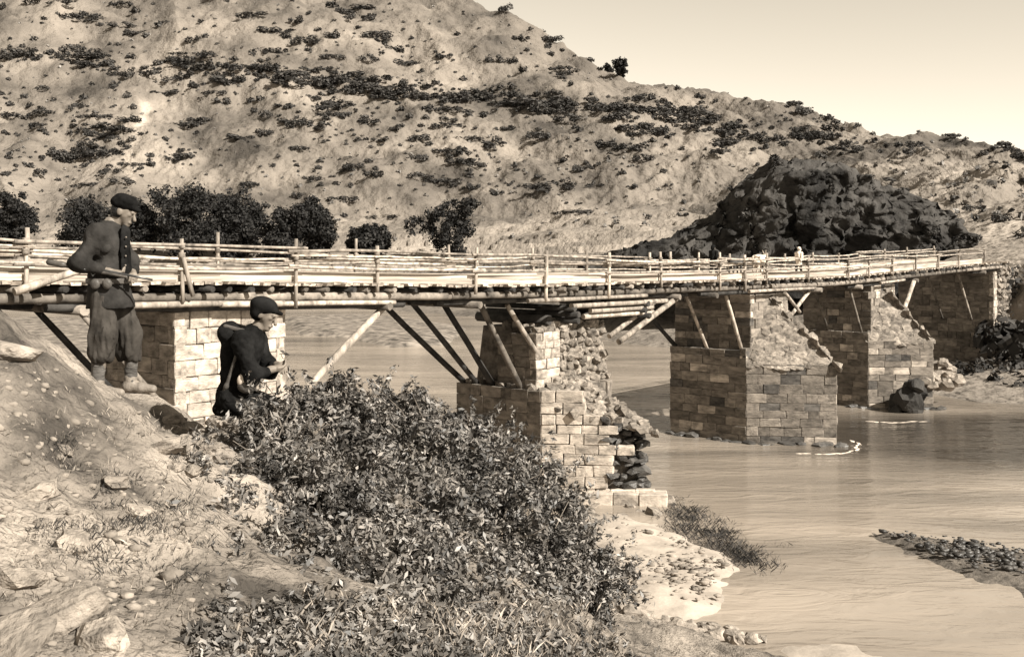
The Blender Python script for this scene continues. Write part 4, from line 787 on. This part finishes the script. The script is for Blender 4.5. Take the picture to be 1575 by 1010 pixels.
for a_, b_, c_ in ((hipR, knR, anR), (hipL, knL, anL)): body += [('c', a_, b_, .075, .055), ('c', b_, c_, .055, .04), ('c', c_, (c_[0]+.12, c_[1]-.01, .04), .04, .03)]
body += hand(haR, (.9, .25, -.2), (.1, .3, .9), 1.2)+hand(haL, (.35, -.9, -.05), (-.2, 0, -1), 1.2)
bdy = solid('body', body, M['skin'], so_, SL, h=.0075, k=.02)
tun = limbs(.022)+[('c', shR, elR, .075, .065), ('c', elR, (-.10, -.21, 1.09), .066, .05), ('c', shL, elL, .075, .065), ('c', elL, (.09, .08, 1.07), .066, .05), ('c', (-.11, .0, 1.00), (-.08, .0, .78), .155, .20), ('c', (-.10, 0, 1.42), (-.07, .01, 1.46), .085, .075), ('p', (0, 0, .755), (0, 0, -1))]
tu = solid('tunic', tun, M['tunic'], so_, SL, h=.009, k=.06, noise=(.010, 13, (1, 1, .6)))
solid('waistcoat', [('c', (.0, -.02, 1.40), (-.01, -.03, 1.10), .085, .115), ('p', (.03, 0, 0), (-1, -.1, 0))], M['dark'], tu, SL, h=.009, k=.03, noise=(.008, 10))
for px_ in (-.14, -.04): solid('pouch', [('e', (px_, -.20, .965), (.042, .03, .048))], M['leather'], tu, SL, h=.008)
for zz in (1.36, 1.28, 1.20, 1.12): solid('button', [('e', (.085-.02*(1.36-zz), -.10, zz), (.009, .009, .009))], M['shoe'], tu, SL, h=.004)
solid('pocket', [('e', (-.075, -.165, 1.27), (.055, .03, .05))], M['tunic'], tu, SL, h=.008)
solid('belt', [('c', (-.10, -.03, .985), (-.10, .03, .985), .178, .178), ('p', (0, 0, 1.01), (0, 0, 1)), ('p', (0, 0, .96), (0, 0, -1))], M['leather'], tu, SL, h=.009)
tr = []
for a_, b_, c_ in ((hipR, knR, anR), (hipL, knL, anL)):
    tr += [('c', (a_[0], a_[1]*.9, .84), (b_[0], b_[1]*1.05, .52), .105, .118), ('c', (b_[0], b_[1]*1.05, .52), (b_[0]-.015, b_[1]*1.02, .37), .118, .108, .02), ('c', (b_[0]-.02, b_[1], .42), (c_[0]+.02, c_[1], .30), .10, .062, .02)]
solid('breeches', tr+[('p', (0, 0, .90), (0, 0, 1)), ('p', (0, 0, .285), (0, 0, -1))], M['breeches'], so_, SL, h=.009, k=.025, noise=(.020, 13, (1.5, 1.5, .22)))
for c_, b_ in ((anR, knR), (anL, knL)):
    solid('puttee', [('c', (c_[0]+.01, c_[1], .34), (c_[0], c_[1], .09), .062, .05)], M['puttee'], so_, SL, h=.009, noise=(.006, 20))
    solid('shoe', [('c', (c_[0]-.02, c_[1], .055), (c_[0]+.09, c_[1]-.01, .045), .055, .046), ('c', (c_[0]+.09, c_[1]-.01, .042), (c_[0]+.20, c_[1]-.015, .036), .046, .036), ('c', (c_[0], c_[1], .06), (c_[0], c_[1], .13), .05, .056), ('p', (0, 0, .0), (0, 0, -1))], M['shoe'], so_, SL, h=.008, k=.025)
hcv = Vector(HC); solid('cap', [('e', (HC[0]-.005, HC[1], HC[2]+.075), (.112, .10, .07), (0, .35, 0)), ('e', (HC[0]+.03, HC[1], HC[2]+.105), (.10, .10, .05), (0, .45, 0)), ('c', (HC[0]+.09, -.04, HC[2]+.035), (HC[0]+.125, .03, HC[2]+.015), .02, .018)], M['dark'], so_, SL, h=.008, k=.02, noise=(.006, 14))
solid('hair', [('e', (HC[0]-.035, HC[1], HC[2]+.02), (.078, .084, .085)), ('p', (HC[0]+.035, 0, HC[2]), (1, 0, .1)), ('p', (0, 0, HC[2]-.045), (0, 0, -1))], M['hair'], so_, SL, h=.008)
solid('collar', [('c', (-.10, 0, 1.44), (-.075, .005, 1.475), .082, .07)], M['shoe'], tu, SL, h=.009)
rf = empty('rifle', SL+Vector((0, -.2, 1.0)), 'dark rifle held level under the standing man\'s arm', 'rifle')
ra, rb_ = np.array((-.50, -.27, 1.15)), np.array((.24, -.19, 1.0)); rd = (rb_-ra)/np.linalg.norm(rb_-ra)
solid('stock', [('c', ra, ra+rd*.10, .027, .024), ('c', ra+rd*.10, ra+rd*.26, .023, .018), ('c', ra+rd*.26, ra+rd*.64, .018, .013)], M['gunwood'], rf, SL, h=.006, k=.02)
pole('barrel', SL+Vector(ra+rd*.34+np.array((0, 0, .018))), SL+Vector(rb_+rd*.10+np.array((0, 0, .018))), .011, .009, M['metal'], rf, 0, 8, 4)
solid('bolt', [('c', ra+rd*.27+np.array((0, 0, .022)), ra+rd*.42+np.array((0, 0, .022)), .016, .016), ('c', ra+rd*.31+np.array((0, 0, .02)), ra+rd*.31+np.array((0, -.05, .0)), .007, .010), ('c', ra+rd*.33, ra+rd*.36+np.array((0, 0, -.045)), .006, .006), ('c', ra+rd*.36+np.array((0, 0, -.045)), ra+rd*.4, .006, .006)], M['metal'], rf, SL, h=.005, k=.006)

# --- seated man with rucksack
ZL = at(375, 636, 8.7); ZL.z = bz(ZL.x, ZL.y)
se = empty('person', ZL, 'seated man in dark jacket and cap, head bowed over his hands by the bush', 'person')
k_ = 8.7/FPX
def q_(px, py, y=0): return ((px-375)*k_, y, (636-py)*k_)
hip = q_(362, 612); sR, sL = q_(381, 522, -.17), q_(384, 520, .17); eR, hR = q_(398, 574, -.22), q_(421, 566, -.10); eL, hL = q_(406, 574, .2), q_(424, 562, .04); hc2 = q_(408, 484)
hp = ((hip[0], -.10, hip[2]), (hip[0], .10, hip[2])); kn2 = (q_(424, 640, -.13), q_(428, 638, .14)); an2 = (q_(448, 722, -.13), q_(452, 720, .14))
def tors(e): return [('c', hip, q_(369, 570), .125+e, .115+e), ('c', q_(369, 570), q_(379, 532), .115+e, .12+e), ('c', sR, sL, .068+e, .068+e), ('c', (hip[0], -.08, hip[2]), (hip[0], .08, hip[2]), .105+e, .105+e)]
bd2 = tors(-.02)+[('c', q_(385, 520), q_(398, 502), .06, .055)]+head(hc2, (.88, -.25, -.42), (.42, -.05, .88))
for a_, b_, c_ in ((sR, eR, hR), (sL, eL, hL)): bd2 += [('c', a_, b_, .05, .042), ('c', b_, c_, .042, .028)]
for a_, b_, c_ in zip(hp, kn2, an2): bd2 += [('c', a_, b_, .075, .055), ('c', b_, c_, .055, .038), ('c', c_, (c_[0]+.14, c_[1], c_[2]-.04), .04, .03)]
bd2 += hand(hR, (.8, .5, .1), (0, .3, 1), 1.0)+hand(hL, (.6, -.75, 0), (0, 0, -1), 1.0)
solid('body', bd2, M['skin'], se, ZL, h=.0075, k=.02)
jk = tors(.02)+[('c', sR, eR, .075, .065), ('c', eR, tuple(np.array(eR)*.35+np.array(hR)*.65), .064, .05), ('c', sL, eL, .075, .065), ('c', eL, tuple(np.array(eL)*.35+np.array(hL)*.65), .064, .05), ('c', q_(385, 519), q_(391, 511), .085, .075)]
solid('jacket', jk, M['dark'], se, ZL, h=.009, k=.04, noise=(.013, 15))
tl_ = []
for a_, b_, c_ in zip(hp, kn2, an2): tl_ += [('c', a_, b_, .11, .085), ('c', b_, c_, .08, .06)]
solid('trousers', tl_, M['dark'], se, ZL, h=.009, k=.04, noise=(.012, 9))
for c_ in an2: solid('boot', [('c', (c_[0], c_[1], c_[2]+.08), c_, .062, .056), ('c', c_, (c_[0]+.17, c_[1], c_[2]-.05), .055, .04)], M['leather'], se, ZL, h=.009, k=.03)
solid('cap', [('e', (hc2[0]-.01, 0, hc2[2]+.07), (.112, .105, .075), (0, .3, 0)), ('e', (hc2[0]-.05, 0, hc2[2]+.02), (.07, .092, .07)), ('c', (hc2[0]+.085, -.04, hc2[2]+.03), (hc2[0]+.12, .03, hc2[2]+.005), .018, .016)], M['dark'], se, ZL, h=.008, k=.025)
rk_ = empty('rucksack', ZL+Vector(q_(352, 540)), 'dark rucksack on the seated man\'s back', 'rucksack')
solid('sack', [('e', q_(353, 512), (.085, .14, .10)), ('e', q_(357, 545), (.09, .15, .16))], M['dark'], rk_, ZL, h=.01, k=.03, noise=(.012, 8))
for y in (-.11, .11): solid('strap', [('c', q_(352, 500, y), q_(378, 507, y), .018, .018), ('c', q_(378, 507, y), q_(390, 530, y), .018, .018)], M['leather'], rk_, ZL, h=.008, k=.01)
cn_ = empty('canteen', ZL+Vector(q_(383, 582, -.2)), 'small bright tin canteen at the seated man\'s hip', 'canteen'); solid('flask', [('e', q_(384, 580, -.22), (.045, .03, .055))], M['tin'], cn_, ZL, h=.006); solid('cover', [('e', q_(390, 588, -.215), (.075, .04, .06)), ('c', q_(384, 570, -.22), q_(384, 566, -.22), .014, .014)], M['leather'], cn_, ZL, h=.007, k=.01)
bgk = empty('shoulder_bag', ZL+Vector(q_(350, 630, -.1)), 'dark slung bag lying behind the seated man', 'bag'); solid('pouch', [('e', q_(349, 622, -.1), (.085, .06, .085))], M['dark'], bgk, ZL, h=.009, noise=(.01, 9)); solid('strap', [('c', q_(345, 612, -.13), q_(356, 590, -.16), .014, .014), ('c', q_(356, 590, -.16), q_(374, 540, -.2), .014, .014)], M['leather'], bgk, ZL, h=.008)

# --- people and pack animals crossing the bridge
def walker(px, wv, hgt, label, coat, headm, seed, face=1):
    u = u_px(px, wv); loc = bw_(u, wv, zd(u)-.005); s = hgt/1.7; o = empty('person', loc, label, 'person'); rz = RZ if face > 0 else RZ+math.pi
    b_ = [('c', (0, 0, .92*s), (.02, 0, 1.32*s), .13*s, .14*s), ('c', (.02, -.17*s, 1.36*s), (.02, .17*s, 1.36*s), .06*s, .06*s), ('c', (.02, 0, 1.4*s), (.03, 0, 1.5*s), .055*s, .05*s)]+[tuple([q[0]]+[tuple(np.array(v)*s) if isinstance(v, (tuple, np.ndarray)) and np.ndim(v) == 1 and i < 2 else v for i, v in enumerate(q[1:])]) for q in head((.04, 0, 1.58), (1, 0, -.15), (.15, 0, 1))]
    for sg, st in ((-1, .16), (1, -.16)):
        el = (.02-st*.6*s, sg*.24*s, 1.12*s); hd = (.10-st*.9*s, sg*.22*s, .90*s); kn_ = (.06+st*.6*s, sg*.09*s, .5*s); an_ = (st*1.1*s, sg*.09*s, .08*s)
        b_ += [('c', (.02, sg*.18*s, 1.36*s), el, .05*s, .042*s), ('c', el, hd, .042*s, .03*s), ('c', (0, sg*.09*s, .9*s), kn_, .08*s, .055*s), ('c', kn_, an_, .055*s, .04*s), ('c', an_, (an_[0]+.14*s, an_[1], .04*s), .04*s, .032*s)]+hand(hd, (.2, 0, -1), (0, -sg, 0), .6, s)
    solid('body', b_, M['skin'], o, loc, rz, h=.012, k=.03)
    cl = [('c', (0, 0, .75*s), (.02, 0, 1.34*s), .19*s, .165*s), ('c', (.02, -.18*s, 1.36*s), (.02, .18*s, 1.36*s), .085*s, .085*s)]
    for sg, st in ((-1, .16), (1, -.16)): el = (.02-st*.6*s, sg*.24*s, 1.12*s); hd = (.08-st*.8*s, sg*.22*s, .95*s); cl += [('c', (.02, sg*.18*s, 1.36*s), el, .075*s, .065*s), ('c', el, hd, .065*s, .05*s)]
    solid('coat', cl, M[coat], o, loc, rz, h=.015, k=.04, noise=(.012, 8))
    tr_ = []
    for sg, st in ((-1, .16), (1, -.16)): tr_ += [('c', (0, sg*.09*s, .85*s), (.06+st*.6*s, sg*.09*s, .5*s), .11*s, .085*s), ('c', (.06+st*.6*s, sg*.09*s, .5*s), (st*1.1*s, sg*.09*s, .14*s), .085*s, .06*s)]
    solid('trousers', tr_, M['dark'], o, loc, rz, h=.015, k=.04)
    solid('headscarf' if headm == 'white' else 'hat', [('e', (.01*s, 0, 1.66*s), (.12*s, .115*s, .09*s)), ('e', (-.05*s, 0, 1.57*s), (.09*s, .11*s, .12*s))], M[headm], o, loc, rz, h=.014, k=.04)
walker(1097, 1.2, 1.62, 'walker in dark coat and hat crossing the timber bridge', 'dark', 'dark', 1, 1)
walker(1229, 1.0, 1.58, 'walker with white headscarf and pale coat on the timber bridge', 'white', 'white', 2, -1)
def donkey(px, wv, label, m, load=None):
    u = u_px(px, wv); loc = bw_(u, wv, zd(u)-.005); o = empty('donkey', loc, label, 'donkey')
    b_ = [('c', (-.38, 0, .80), (.05, 0, .78), .21, .22), ('c', (.05, 0, .78), (.36, 0, .82), .22, .20), ('c', (.42, 0, .90), (.66, 0, 1.14), .14, .10), ('c', (.66, 0, 1.16), (.90, 0, .98), .095, .06), ('c', (.88, 0, 1.0), (.94, 0, .95), .06, .05), ('c', (-.56, 0, .85), (-.68, 0, .5), .03, .02)]
    for sg in (-1, 1):
        b_ += [('c', (.62, sg*.06, 1.22), (.56, sg*.10, 1.42), .03, .015, .01), ('c', (.33, sg*.11, .72), (.34, sg*.11, .42), .085, .05), ('c', (.34, sg*.11, .42), (.33+.04*sg, sg*.11, .05), .045, .038), ('c', (-.42, sg*.11, .74), (-.34, sg*.12, .50), .12, .07), ('c', (-.34, sg*.12, .50), (-.50, sg*.12, .34), .06, .042), ('c', (-.50, sg*.12, .34), (-.47+.05*sg, sg*.12, .05), .042, .038)]
    solid('body', b_+[('p', (0, 0, .0), (0, 0, -1))], M[m], o, loc, RZ, h=.015, k=.05)
    if load: ld = empty('saddle_pack', loc+Vector((0, 0, 1)), 'pale bulging sacks strapped on the donkey', 'pack'); solid('sack', [('e', (-.05, -.22, .95), (.32, .16, .22)), ('e', (-.05, .22, .95), (.32, .16, .22)), ('e', (-.05, 0, 1.08), (.30, .22, .12))], M[load], ld, loc, RZ, h=.018, k=.05, noise=(.015, 7)); solid('girth_strap', [('c', (-.05, -.3, .75), (-.05, .3, .75), .03, .03)], M['leather'], ld, loc, RZ, h=.015)
donkey(1168, 2.2, 'pale donkey under bulging sacks walking over the timber bridge', 'hide', 'white')
donkey(1132, 1.6, 'dark bare backed donkey walking over the timber bridge', 'hided')
